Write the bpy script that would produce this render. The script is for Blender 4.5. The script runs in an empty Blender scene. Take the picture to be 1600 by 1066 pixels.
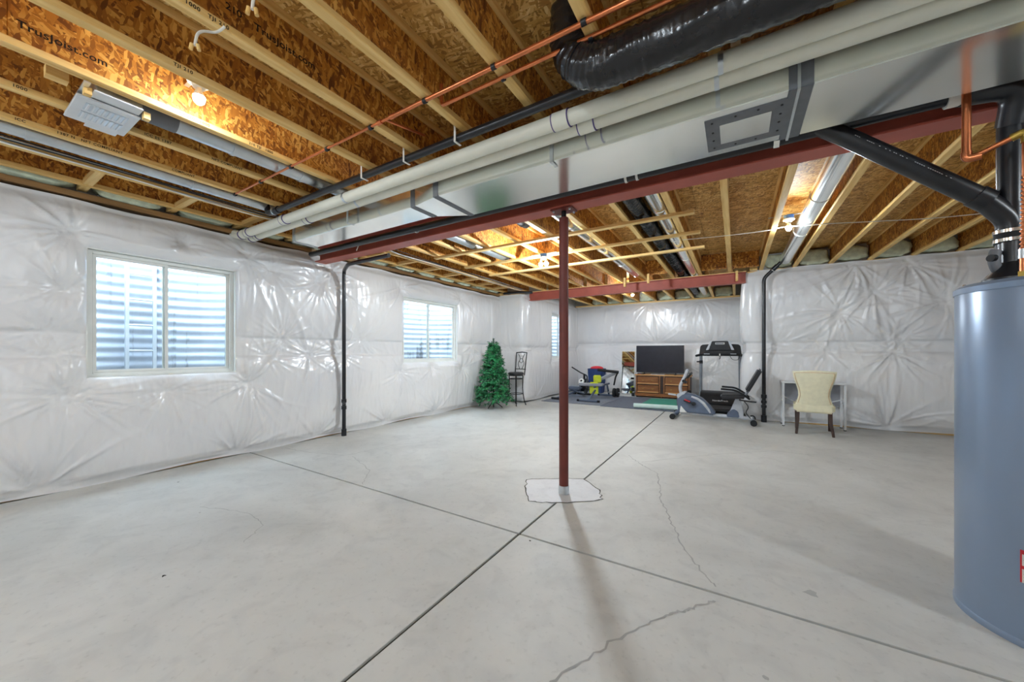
import bpy, bmesh, math, random
import numpy as np
from mathutils import Vector, Matrix
random.seed(7)
rng = np.random.default_rng(11)
SC = bpy.context.scene
COL = SC.collection

# ------------------------------------------------------------------ camera
cam_d = bpy.data.cameras.new('camera'); cam = bpy.data.objects.new('camera', cam_d); COL.objects.link(cam)
cam.location = (0, 0, 1.25); cam.rotation_euler = (math.radians(90), 0, math.radians(31.5))
cam_d.sensor_width = 36; cam_d.lens = 570 / 1600 * 36; cam_d.shift_y = 17 / 1600; cam_d.clip_start = .02
SC.camera = cam
# ------------------------------------------------------------------ sky, exposure
world = bpy.data.worlds.new('sky'); SC.world = world; world.use_nodes = True
bg = world.node_tree.nodes['Background']; bg.inputs[0].default_value = (.66, .82, 1, 1); bg.inputs[1].default_value = 3.2
SC.view_settings.view_transform = 'Standard'; SC.view_settings.look = 'None'
SC.view_settings.gamma = 1; SC.view_settings.use_curve_mapping = False
SC.view_settings.exposure = 2.65
BULB = 130.0
SC.cycles.max_bounces = 6; SC.cycles.diffuse_bounces = 4; SC.cycles.glossy_bounces = 4
SC.cycles.sample_clamp_indirect = 6; SC.cycles.adaptive_threshold = .03

# ------------------------------------------------------------------ materials
def lin(r, g, b):
    f = lambda c: (c / 255 / 12.92) if c / 255 <= .04045 else ((c / 255 + .055) / 1.055) ** 2.4
    return (f(r), f(g), f(b), 1)
class NT:
    def __init__(s, name):
        s.m = bpy.data.materials.new(name); s.m.use_nodes = True; s.t = s.m.node_tree
        s.p = s.t.nodes['Principled BSDF']; s.out = s.t.nodes['Material Output']
    def n(s, typ, **kw):
        nd = s.t.nodes.new(typ)
        for k, v in kw.items():
            if k.startswith('i_'):
                key = k[2:]; key = int(key) if key.isdigit() else key.replace('_', ' ')
                nd.inputs[key].default_value = v
            else: setattr(nd, k, v)
        return nd
    def l(s, a, b): s.t.links.new(a, b)
    def ramp(s, fac, stops, interp='LINEAR'):
        r = s.n('ShaderNodeValToRGB'); e = r.color_ramp.elements; r.color_ramp.interpolation = interp
        while len(e) < len(stops): e.new(.5)
        for i, (p, c) in enumerate(stops): e[i].position = p; e[i].color = c
        s.l(fac, r.inputs[0]); return r.outputs[0]
    def bump(s, h, strength=.3, dist=.01):
        b = s.n('ShaderNodeBump'); b.inputs['Strength'].default_value = strength; b.inputs['Distance'].default_value = dist
        s.l(h, b.inputs['Height']); s.l(b.outputs[0], s.p.inputs['Normal'])
def pos(k, scale=(1, 1, 1), rot=(0, 0, 0)):
    g = k.n('ShaderNodeNewGeometry'); m = k.n('ShaderNodeMapping')
    m.inputs['Scale'].default_value = scale; m.inputs['Rotation'].default_value = rot
    k.l(g.outputs['Position'], m.inputs[0]); return m.outputs[0]
def simple(name, col, rough=.5, metal=0, var=.12, scale=8, bump=0, spec=None, coat=0):
    k = NT(name); v = pos(k)
    nz = k.n('ShaderNodeTexNoise', i_Scale=scale, i_Detail=4.0); k.l(v, nz.inputs['Vector'])
    lo = tuple(c * (1 - var) for c in col[:3]) + (1,); hi = tuple(min(1, c * (1 + var)) for c in col[:3]) + (1,)
    k.l(k.ramp(nz.outputs[0], [(.3, lo), (.7, hi)]), k.p.inputs['Base Color'])
    k.p.inputs['Roughness'].default_value = rough; k.p.inputs['Metallic'].default_value = metal
    if spec is not None: k.p.inputs['Specular IOR Level'].default_value = spec
    if coat: k.p.inputs['Coat Weight'].default_value = coat
    if bump: k.bump(nz.outputs[0], bump, .01)
    return k.m
def osb(name, stops, rots, sc=(17, 17, 72)):
    """wood strand board: layers of long flakes lying at different angles"""
    k = NT(name); cols = []
    nz = k.n('ShaderNodeTexNoise', i_Scale=14.0, i_Detail=3.0); g = k.n('ShaderNodeNewGeometry'); k.l(g.outputs['Position'], nz.inputs['Vector'])
    mx = k.n('ShaderNodeMix', data_type='RGBA', blend_type='LINEAR_LIGHT'); mx.inputs[0].default_value = .012
    k.l(g.outputs['Position'], mx.inputs[6]); k.l(nz.outputs['Color'], mx.inputs[7])
    for i, r in enumerate(rots):
        m = k.n('ShaderNodeMapping'); m.vector_type = 'TEXTURE'; m.inputs['Scale'].default_value = tuple(1 / c for c in sc); m.inputs['Rotation'].default_value = r; m.inputs['Location'].default_value = (i * 3.1, i * 1.7, i * 5.3)
        k.l(mx.outputs[2], m.inputs[0])
        v = k.n('ShaderNodeTexVoronoi', i_Scale=1.0); v.inputs['Randomness'].default_value = 1; k.l(m.outputs[0], v.inputs['Vector'])
        sp = k.n('ShaderNodeSeparateColor'); k.l(v.outputs['Color'], sp.inputs[0]); cols.append(sp)
    def pick(a, b, t):
        gt = k.n('ShaderNodeMath', operation='GREATER_THAN'); k.l(t, gt.inputs[0]); gt.inputs[1].default_value = .6
        x = k.n('ShaderNodeMix', data_type='FLOAT'); k.l(gt.outputs[0], x.inputs[0]); k.l(a, x.inputs[2]); k.l(b, x.inputs[3]); return x.outputs[0]
    f = cols[0].outputs[0]
    for c in cols[1:]: f = pick(f, c.outputs[0], c.outputs[1])
    big = k.n('ShaderNodeTexNoise', i_Scale=4.5, i_Detail=3.0); k.l(g.outputs['Position'], big.inputs['Vector'])
    ma = k.n('ShaderNodeMix', data_type='FLOAT'); ma.inputs[0].default_value = .45; k.l(f, ma.inputs[2]); k.l(big.outputs[0], ma.inputs[3])
    k.l(k.ramp(ma.outputs[0], stops), k.p.inputs['Base Color'])
    k.p.inputs['Roughness'].default_value = .6; k.bump(f, .2, .003)
    return k.m
def wood(name, a, b, scale=(30, 2, 30), rough=.6):
    k = NT(name); v = pos(k, scale)
    nz = k.n('ShaderNodeTexNoise', i_Scale=1.0, i_Detail=5.0, i_Distortion=.4); k.l(v, nz.inputs['Vector'])
    k.l(k.ramp(nz.outputs[0], [(.3, a), (.7, b)]), k.p.inputs['Base Color']); k.p.inputs['Roughness'].default_value = rough
    return k.m
M = {}
M['web'] = osb('strand_board_web', [(.2, lin(112, 62, 20)), (.4, lin(168, 104, 35)), (.6, lin(204, 138, 52)), (.82, lin(242, 190, 98))], ((.2, 0, 0), (1.0, .2, .1), (2.0, -.2, .3), (2.6, .1, -.3), (1.45, .3, .2)), (34, 17, 72))
M['subfloor'] = osb('strand_board_subfloor', [(.2, lin(146, 100, 42)), (.42, lin(196, 144, 68)), (.6, lin(224, 176, 96)), (.85, lin(248, 216, 146))], ((0, 0, 1.5), (0, .1, .9), (.1, 0, 2.3), (0, .1, 1.9), (0, 0, .2)), (17, 72, 34))
M['lumber'] = wood('pine_lumber', lin(220, 172, 94), lin(248, 212, 140))
M['lumberx'] = wood('pine_lumber_crosswise', lin(216, 172, 98), lin(246, 212, 146), (2, 30, 30))
M['plate'] = wood('treated_plate', lin(120, 86, 46), lin(158, 118, 70))
M['steel_red'] = simple('red_primer_steel', lin(110, 46, 36), .45, 0, .18, 5)
M['steel_beam'] = simple('red_primer_beam_lit', lin(176, 90, 74), .5, 0, .12, 5)  # same primer as the post, lightened to stand in for floor bounce
M['galv'] = simple('galvanised_sheet', lin(244, 246, 242), .16, .88, .04, 3)
M['galv_dull'] = simple('galvanised_dull', lin(206, 212, 216), .3, .85, .1, 9)
M['sealant'] = simple('grey_duct_sealant', lin(112, 114, 118), .6, .1, .1, 14)
M['pvc'] = simple('white_plastic_pipe', lin(226, 224, 208), .38, 0, .05, 6)
M['pvc_purple'] = simple('purple_primer', lin(78, 60, 122), .5)
M['abs'] = simple('black_plastic_pipe', lin(28, 29, 33), .3, 0, .2, 10)
M['copper'] = simple('copper', lin(214, 128, 84), .28, .9, .12, 12)
M['brass'] = simple('brass', lin(190, 160, 80), .3, .9)
M['white_metal'] = simple('white_painted_metal', lin(222, 224, 226), .45, 0, .05)
M['white_plastic'] = simple('white_moulded_plastic', lin(235, 234, 228), .4, 0, .03)
M['vinyl'] = simple('window_vinyl', lin(226, 227, 222), .45, 0, .05)
M['black'] = simple('black_plastic', lin(26, 27, 30), .4, 0, .2, 20)
M['black_metal'] = simple('black_metal', lin(34, 33, 34), .4, .5)
M['rubber'] = simple('rubber', lin(30, 31, 33), .8)
M['ink'] = simple('printing_ink', lin(34, 22, 14), .8)
M['ink_white'] = simple('white_print', lin(205, 205, 205), .7)
M['insul'] = simple('pale_green_fibreglass', lin(216, 224, 198), .95, 0, .15, 16, .8)
M['tank'] = simple('blue_grey_enamel', lin(132, 148, 170), .28, .25, .04, 2)
M['grey_steel'] = simple('grey_painted_steel', lin(138, 144, 152), .4, .3)
M['silver'] = simple('silver_plastic', lin(190, 194, 200), .35, .4)
M['slate'] = simple('slate_blue_plastic', lin(92, 104, 124), .4, .1)
M['pad_black'] = simple('black_vinyl_pad', lin(40, 40, 43), .5)
M['pad_grey'] = simple('grey_vinyl_pad', lin(150, 152, 160), .55)
M['mat_grey'] = simple('grey_foam_mat', lin(122, 127, 138), .85, 0, .12, 30, .2)
M['mat_dark'] = simple('dark_grey_foam_mat', lin(100, 106, 120), .85, 0, .12, 30, .2)
M['green'] = simple('teal_green_mat', lin(62, 148, 128), .8, 0, .1, 12)
M['mint'] = simple('pale_mint_foam', lin(206, 230, 222), .8, 0, .05)
M['oak'] = wood('brown_oak', lin(132, 80, 38), lin(160, 102, 50), (3, 30, 24), .45)
M['oak_shaded'] = wood('oak_shadowed_carcass', lin(62, 36, 18), lin(84, 50, 24), (3, 30, 24), .5)  # oak with the shade of the drawer gaps put into its colour
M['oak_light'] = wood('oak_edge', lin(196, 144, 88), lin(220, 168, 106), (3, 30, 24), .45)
M['walnut'] = wood('dark_walnut', lin(44, 26, 18), lin(66, 40, 28), (30, 30, 4), .4)
M['cream'] = simple('cream_leather', lin(226, 220, 190), .45, 0, .05, 20, .1)
M['screen'] = simple('dark_screen', lin(34, 34, 44), .12)
M['mirror'] = simple('mirror_glass', lin(235, 238, 238), .02, 1, .0)
M['blue'] = simple('navy_blue_fabric', lin(38, 62, 112), .8)
M['red'] = simple('red_plastic', lin(205, 36, 48), .5)
M['lime'] = simple('lime_yellow_fabric', lin(204, 214, 52), .7)
M['cable_grey'] = simple('grey_cable', lin(168, 166, 160), .5)
M['cable_white'] = simple('white_cable', lin(228, 224, 212), .5)
M['cable_black'] = simple('black_cable', lin(36, 34, 32), .5)
M['needle'] = simple('green_needles', lin(42, 130, 76), .6, 0, .5, 14)
M['needle2'] = simple('dark_green_needles', lin(20, 78, 44), .6, 0, .5, 14)
def mk_well():
    k = NT('weathered_galvanised'); n1 = k.n('ShaderNodeTexNoise', i_Scale=1.0, i_Detail=5.0); k.l(pos(k, (14, 14, .7)), n1.inputs['Vector'])
    n2 = k.n('ShaderNodeTexNoise', i_Scale=1.6, i_Detail=2.0); k.l(pos(k), n2.inputs['Vector'])
    mu = k.n('ShaderNodeMath', operation='MULTIPLY'); k.l(n1.outputs[0], mu.inputs[0]); k.l(n2.outputs[0], mu.inputs[1])
    k.l(k.ramp(mu.outputs[0], [(.12, lin(120, 122, 128)), (.2, lin(206, 212, 222)), (1, lin(226, 230, 238))]), k.p.inputs['Base Color'])
    k.p.inputs['Roughness'].default_value = .45; k.p.inputs['Metallic'].default_value = .2; return k.m
M['well'] = mk_well()
M['gravel'] = simple('gravel', lin(150, 146, 140), .9, 0, .5, 60, 1)
M['paper'] = simple('white_sticker', lin(226, 224, 216), .6)
M['blue_box'] = simple('blue_plastic_box', lin(60, 110, 190), .5)
def glow(name, col, s):
    k = NT(name); k.p.inputs['Emission Color'].default_value = col; k.p.inputs['Emission Strength'].default_value = s
    k.p.inputs['Base Color'].default_value = (1, 1, 1, 1); return k.m
BCOL = (.80, .91, 1, 1)
def mk_glass():
    k = NT('window_glass'); tr = k.n('ShaderNodeBsdfTransparent'); gl = k.n('ShaderNodeBsdfGlossy'); gl.inputs['Roughness'].default_value = .01
    lw = k.n('ShaderNodeLayerWeight'); lw.inputs[0].default_value = .5; pw = k.n('ShaderNodeMath', operation='POWER'); k.l(lw.outputs['Facing'], pw.inputs[0]); pw.inputs[1].default_value = 5; fr = k.n('ShaderNodeMath', operation='MULTIPLY_ADD'); k.l(pw.outputs[0], fr.inputs[0]); fr.inputs[1].default_value = .5; fr.inputs[2].default_value = .02; mx = k.n('ShaderNodeMixShader'); tr.inputs[0].default_value = (.95, .98, .98, 1)
    k.l(fr.outputs[0], mx.inputs[0]); k.l(tr.outputs[0], mx.inputs[1]); k.l(gl.outputs[0], mx.inputs[2]); k.l(mx.outputs[0], k.out.inputs[0]); return k.m
M['glass'] = mk_glass()
def mk_plastic():
    k = NT('white_poly_sheet')
    w = k.n('ShaderNodeTexNoise', i_Scale=3.0, i_Detail=6.0, i_Distortion=1.6); k.l(pos(k, (1, 1, .55)), w.inputs['Vector'])
    w2 = k.n('ShaderNodeTexNoise', i_Scale=.9, i_Detail=2.0); k.l(pos(k), w2.inputs['Vector'])
    k.l(k.ramp(w2.outputs[0], [(.3, lin(220, 220, 222)), (.7, lin(232, 231, 230))]), k.p.inputs['Base Color'])
    k.p.inputs['Roughness'].default_value = .24; k.p.inputs['Specular IOR Level'].default_value = .6
    k.bump(w.outputs[0], .22, .03); return k.m
M['poly'] = mk_plastic()
def mk_concrete(name, a, b):
    k = NT(name); v = pos(k)
    n1 = k.n('ShaderNodeTexNoise', i_Scale=.9, i_Detail=7.0, i_Roughness=.62, i_Distortion=.5); k.l(v, n1.inputs['Vector'])
    n2 = k.n('ShaderNodeTexNoise', i_Scale=34.0, i_Detail=5.0); k.l(v, n2.inputs['Vector'])
    n3 = k.n('ShaderNodeTexNoise', i_Scale=5.0, i_Detail=6.0, i_Distortion=1.2); k.l(v, n3.inputs['Vector'])
    c1 = k.ramp(n1.outputs[0], [(.3, a), (.7, b)])
    sp = k.ramp(n2.outputs[0], [(.25, (.72, .72, .72, 1)), (.42, (1, 1, 1, 1))])
    st = k.ramp(n3.outputs[0], [(.3, (.88, .88, .89, 1)), (.5, (1, 1, 1, 1))])
    m1 = k.n('ShaderNodeMix', data_type='RGBA', blend_type='MULTIPLY'); m1.inputs[0].default_value = .5; k.l(c1, m1.inputs[6]); k.l(sp, m1.inputs[7])
    m2 = k.n('ShaderNodeMix', data_type='RGBA', blend_type='MULTIPLY'); m2.inputs[0].default_value = .8; k.l(m1.outputs[2], m2.inputs[6]); k.l(st, m2.inputs[7])
    k.l(m2.outputs[2], k.p.inputs['Base Color']); k.p.inputs['Roughness'].default_value = .55
    k.bump(n2.outputs[0], .06, .004); return k.m
M['concrete'] = mk_concrete('concrete_slab', lin(184, 184, 180), lin(208, 208, 204))
M['patch'] = mk_concrete('concrete_patch', lin(206, 206, 208), lin(222, 222, 224))
M['joint'] = simple('joint_filler', lin(70, 68, 58), .9)
M['crackfill'] = simple('crack_line', lin(164, 164, 162), .9)

# ------------------------------------------------------------------ geometry helpers
class G:
    def __init__(s): s.v = []; s.f = []
    def add(s, vs, fs):
        o = len(s.v); s.v += [tuple(p) for p in vs]; s.f += [tuple(i + o for i in f) for f in fs]; return s
    def box(s, x0, x1, y0, y1, z0, z1):
        return s.add([(x, y, z) for z in (z0, z1) for y in (y0, y1) for x in (x0, x1)],
                     [(0, 2, 3, 1), (4, 5, 7, 6), (0, 1, 5, 4), (1, 3, 7, 5), (3, 2, 6, 7), (2, 0, 4, 6)])
    def obox(s, c, size, rot=(0, 0, 0)):
        from mathutils import Euler
        R = Euler(rot).to_matrix(); h = [d / 2 for d in size]; c = Vector(c)
        return s.add([c + R @ Vector((x * h[0], y * h[1], z * h[2])) for z in (-1, 1) for y in (-1, 1) for x in (-1, 1)],
                     [(0, 2, 3, 1), (4, 5, 7, 6), (0, 1, 5, 4), (1, 3, 7, 5), (3, 2, 6, 7), (2, 0, 4, 6)])
    def tube(s, pts, r, n=14, caps=True, flat=1.0):
        pts = [Vector(p) for p in pts]; rs = r if isinstance(r, (list, tuple)) else [r] * len(pts)
        T = []
        for i in range(len(pts)):
            a = pts[max(0, i - 1)]; b = pts[min(len(pts) - 1, i + 1)]; T.append((b - a).normalized())
        up = Vector((0, 0, 1)) if abs(T[0].z) < .9 else Vector((1, 0, 0))
        nrm = (up - T[0] * up.dot(T[0])).normalized(); vs = []
        for i, p in enumerate(pts):
            nrm = (nrm - T[i] * nrm.dot(T[i])).normalized(); bn = T[i].cross(nrm)
            for k in range(n):
                a = 2 * math.pi * k / n; vs.append(p + (nrm * math.cos(a) + bn * math.sin(a) * flat) * rs[i])
        fs = [(i * n + k, i * n + (k + 1) % n, (i + 1) * n + (k + 1) % n, (i + 1) * n + k) for i in range(len(pts) - 1) for k in range(n)]
        if caps: fs += [tuple(range(n - 1, -1, -1)), tuple((len(pts) - 1) * n + k for k in range(n))]
        return s.add(vs, fs)
    def cyl(s, a, b, r, n=16): return s.tube([a, b], r, n)
    def ring(s, a, b, r0, r1, n=20):
        """hollow collar from a to b"""
        a = Vector(a); b = Vector(b); t = (b - a).normalized(); up = Vector((0, 0, 1)) if abs(t.z) < .9 else Vector((1, 0, 0))
        x = (up - t * up.dot(t)).normalized(); y = t.cross(x); vs = []
        for p, r in ((a, r0), (a, r1), (b, r1), (b, r0)):
            for k in range(n):
                q = 2 * math.pi * k / n; vs.append(p + (x * math.cos(q) + y * math.sin(q)) * r)
        return s.add(vs, [(j * n + k, j * n + (k + 1) % n, ((j + 1) % 4) * n + (k + 1) % n, ((j + 1) % 4) * n + k) for j in range(4) for k in range(n)])
    def lathe(s, prof, c, n=32):
        c = Vector(c); vs = [c + Vector((r * math.cos(2 * math.pi * k / n), r * math.sin(2 * math.pi * k / n), z)) for r, z in prof for k in range(n)]
        fs = [(i * n + k, i * n + (k + 1) % n, (i + 1) * n + (k + 1) % n, (i + 1) * n + k) for i in range(len(prof) - 1) for k in range(n)]
        if prof[0][0] > 1e-5: fs.append(tuple(range(n - 1, -1, -1)))
        if prof[-1][0] > 1e-5: fs.append(tuple((len(prof) - 1) * n + k for k in range(n)))
        return s.add(vs, fs)
    def prism(s, poly, axis, a, b):
        """2-D outline pushed along an axis; poly coordinates are the two other axes in xyz order"""
        def P(q, t):
            l = list(q); l.insert('xyz'.index(axis), t); return l
        n = len(poly)
        return s.add([P(q, a) for q in poly] + [P(q, b) for q in poly],
                     [tuple(range(n - 1, -1, -1)), tuple(range(n, 2 * n))] + [(i, (i + 1) % n, n + (i + 1) % n, n + i) for i in range(n)])
    def sphere(s, c, r, n=16, m=10, sc=(1, 1, 1)):
        c = Vector(c); vs = []; fs = []
        for i in range(m + 1):
            t = math.pi * i / m
            for k in range(n):
                q = 2 * math.pi * k / n; vs.append(c + Vector((math.sin(t) * math.cos(q) * r * sc[0], math.sin(t) * math.sin(q) * r * sc[1], math.cos(t) * r * sc[2])))
        fs = [(i * n + k, (i + 1) * n + k, (i + 1) * n + (k + 1) % n, i * n + (k + 1) % n) for i in range(m) for k in range(n)]
        return s.add(vs, fs)
WL = {}
def wl(o): return WL.get(o.name, Vector((0, 0, 0))) if o else Vector((0, 0, 0))
def mesh_obj(name, g, mat, parent=None, local=False, smooth=40, bevel=0):
    off = Vector((0, 0, 0)) if local else wl(parent)
    me = bpy.data.meshes.new(name); me.from_pydata([Vector(p) - off for p in g.v], [], g.f)
    bm = bmesh.new(); bm.from_mesh(me); bmesh.ops.remove_doubles(bm, verts=bm.verts, dist=1e-6)
    bmesh.ops.recalc_face_normals(bm, faces=bm.faces)
    if bevel:
        es = [e for e in bm.edges if len(e.link_faces) == 2 and e.calc_face_angle(0) > .6]
        bmesh.ops.bevel(bm, geom=es, offset=bevel, segments=2, affect='EDGES', clamp_overlap=True)
    bm.to_mesh(me); bm.free()
    if smooth:
        me.polygons.foreach_set('use_smooth', [True] * len(me.polygons)); me.set_sharp_from_angle(angle=math.radians(smooth))
    me.materials.append(M[mat])
    o = bpy.data.objects.new(name, me); COL.objects.link(o)
    if parent: o.parent = parent; WL[o.name] = off if not local else Vector((0, 0, 0))
    return o
def part(name, g, mat, parent, **kw): return mesh_obj(name, g, mat, parent, **kw)
def tag(o, label, cat, group=None):
    o['label'] = label; o['category'] = cat
    if group: o['group'] = group
    return o
def thing(name, label, cat, loc=(0, 0, 0), rz=0, group=None):
    o = bpy.data.objects.new(name, None); COL.objects.link(o); o.location = loc; o.rotation_euler = (0, 0, rz)
    o.empty_display_size = .1; WL[o.name] = Vector(loc); return tag(o, label, cat, group)
def struct(o, label=None):
    o['kind'] = 'structure'
    if label: o['label'] = label
    return o
def sempty(name, label=None):
    o = bpy.data.objects.new(name, None); COL.objects.link(o); WL[o.name] = Vector((0, 0, 0)); return struct(o, label)
def clone(root, loc, rz=None, label=None):
    r = root.copy(); COL.objects.link(r); r.location = loc
    if rz is not None: r.rotation_euler = (0, 0, rz)
    if label: r['label'] = label
    WL[r.name] = Vector(loc)
    for ch in list(root.children):
        c = ch.copy(); COL.objects.link(c); c.parent = r
        for d in list(ch.children): e = d.copy(); COL.objects.link(e); e.parent = c
    return r
def text(name, body, size, mat, parent, origin, xdir, ydir, depth=.0006, space=1.0):
    """flat lettering set on a surface: origin and reading directions in the thing's world frame"""
    cu = bpy.data.curves.new('lettering', 'FONT'); cu.body = body; cu.size = size; cu.extrude = depth; cu.space_character = space; cu.offset = size * .014
    to = bpy.data.objects.new('lettering_tmp', cu); COL.objects.link(to); dg = bpy.context.evaluated_depsgraph_get()
    me = bpy.data.meshes.new_from_object(to.evaluated_get(dg)); bpy.data.objects.remove(to)
    X = Vector(xdir).normalized(); Y = Vector(ydir).normalized(); Z = X.cross(Y)
    R = Matrix((X, Y, Z)).transposed().to_4x4(); R.translation = Vector(origin) - wl(parent)
    me.transform(R); me.materials.clear(); me.materials.append(M[mat])
    o = bpy.data.objects.new(name, me); COL.objects.link(o); o.parent = parent; return o
def arc(c, r, a0, a1, n, ex, ey):
    c = Vector(c); ex = Vector(ex); ey = Vector(ey)
    return [c + ex * r * math.cos(a0 + (a1 - a0) * i / n) + ey * r * math.sin(a0 + (a1 - a0) * i / n) for i in range(n + 1)]
def bend(pts, r=.06, n=6):
    """polyline with rounded corners"""
    pts = [Vector(p) for p in pts]; out = [pts[0]]
    for i in range(1, len(pts) - 1):
        a, b, c = pts[i - 1], pts[i], pts[i + 1]; d0 = min(r, (a - b).length * .49, (c - b).length * .49)
        p0 = b + (a - b).normalized() * d0; p1 = b + (c - b).normalized() * d0
        for k in range(n + 1):
            t = k / n; out.append((1 - t) ** 2 * p0 + 2 * t * (1 - t) * b + t * t * p1)
    return out + [pts[-1]]
ORD = 'first second third fourth fifth sixth seventh eighth ninth tenth eleventh twelfth thirteenth fourteenth fifteenth sixteenth seventeenth eighteenth nineteenth'.split()

# ================================================================== THE SETTING
XL, YB, YA, XAL, XAR, XR, YF = -5.14, 8.05, 11.3, -4.42, .17, 4.3, -2.6
ZJ, HJ = 2.74, .30
# ---- floor: slabs between saw-cut joints
fl = sempty('floor', 'grey concrete slab floor with dark saw-cut joints')
g = G(); g.box(-5.4, XR + .2, YF - .2, YA + .3, -.2, -.012); part('joint_filler', g, 'joint', fl, smooth=0)
xs = [-5.5, -1.268, XR + .2]; ys = [YF - .2, 2.163, 5.66, YA + .3]
gap = .0085
for i in range(2):
    for j in range(3):
        gx0 = gap if i else 0; gx1 = gap if i < 1 else 0
        gy0 = (gap if j == 1 else .0012) if j else 0; gy1 = (gap if j == 0 else .0012) if j < 2 else 0
        g = G(); g.box(xs[i] + gx0, xs[i + 1] - gx1, ys[j] + gy0, ys[j + 1] - gy1, -.1, 0); part('slab', g, 'concrete', fl, smooth=0, bevel=.0015)
def ribbon(name, pts, w, mat, z=.0008, jit=.01, sub=10):
    P = []
    for a, b in zip(pts[:-1], pts[1:]):
        for k in range(sub):
            t = k / sub; P.append(Vector((a[0] + (b[0] - a[0]) * t + random.uniform(-jit, jit), a[1] + (b[1] - a[1]) * t + random.uniform(-jit, jit), z)))
    P.append(Vector((pts[-1][0], pts[-1][1], z))); vs = []; fs = []
    for i, p in enumerate(P):
        t = (P[min(i + 1, len(P) - 1)] - P[max(i - 1, 0)]).normalized(); n = Vector((-t.y, t.x, 0)); ww = w * random.uniform(.5, 1.2)
        vs += [p + n * ww, p - n * ww]
        if i: fs.append((2 * i - 2, 2 * i - 1, 2 * i + 1, 2 * i))
    g = G(); g.add(vs, fs); return part(name, g, mat, fl, smooth=0)
ribbon('crack', [(-1.1, 4.5), (-.91, 4.22), (-.69, 3.99), (-.6, 3.6), (-.54, 3.3), (-.42, 2.95), (-.33, 2.68), (-.2, 2.4), (-.09, 2.22)], .005, 'crackfill')
ribbon('crack', [(-.09, 2.1), (-.2, 1.95), (-.28, 1.86), (-.45, 1.58), (-.58, 1.28), (-.68, 1.0)], .007, 'crackfill')
ribbon('crack', [(-5.0, 2.5), (-4.5, 2.55), (-4.01, 2.7), (-3.95, 3.1), (-3.89, 3.38), (-3.5, 3.9)], .004, 'crackfill')
ribbon('crack', [(-3.68, 1.2), (-3.2, 1.35), (-2.9, 1.3), (-2.75, 1.12)], .003, 'crackfill')
ribbon('crack', [(-3.9, 2.72), (-3.3, 2.5), (-3.0, 2.2)], .003, 'crackfill')
ribbon('crack', [(-.9, 4.3), (-.2, 5.1), (.35, 5.6)], .004, 'crackfill')
for x, y, r_, m in ((-2.72, .72, .012, 'ink'), (.33, 2.42, .03, 'crackfill'), (.1, 1.7, .012, 'crackfill'), (-4.56, 1.31, .008, 'ink'), (-3.55, 1.15, .008, 'crackfill'), (-1.16, 2.12, .008, 'joint'), (1.05, 5.2, .015, 'crackfill')):
    g = G(); g.prism([(x + r_ * random.uniform(.5, 1.3) * math.cos(k * .7), y + r_ * random.uniform(.5, 1.3) * math.sin(k * .7)) for k in range(9)], 'z', -.01, .0007); part('stain', g, m, fl, smooth=0)
pp = [(-1.74, 3.12), (-1.6, 2.86), (-1.47, 2.68), (-1.3, 2.74), (-1.02, 2.95), (-.97, 3.03), (-1.06, 3.22), (-1.27, 3.42), (-1.5, 3.3)]
def jitpoly(poly, sub=5, j=.012):
    out = []
    for a, b in zip(poly, poly[1:] + poly[:1]):
        for k in range(sub): t = k / sub; out.append((a[0] + (b[0] - a[0]) * t + random.uniform(-j, j), a[1] + (b[1] - a[1]) * t + random.uniform(-j, j)))
    return out
pj = jitpoly(pp); g = G(); g.prism(pj, 'z', -.05, .0015); part('patch', g, 'patch', fl, smooth=0)['label'] = 'paler concrete patch around the post foot'
c0 = Vector((-1.36, 3.04)); vs = []
for i, p in enumerate(pj):
    d = (Vector(p) - c0).normalized(); vs += [(p[0], p[1], .0022), (p[0] + d.x * .011 * random.uniform(.5, 1.4), p[1] + d.y * .011 * random.uniform(.5, 1.4), .0022)]
g = G(); n = len(pj); g.add(vs, [(2 * i, 2 * i + 1, (2 * i + 3) % (2 * n), (2 * i + 2) % (2 * n)) for i in range(n)]); part('patch_edge', g, 'joint', fl, smooth=0)

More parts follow.
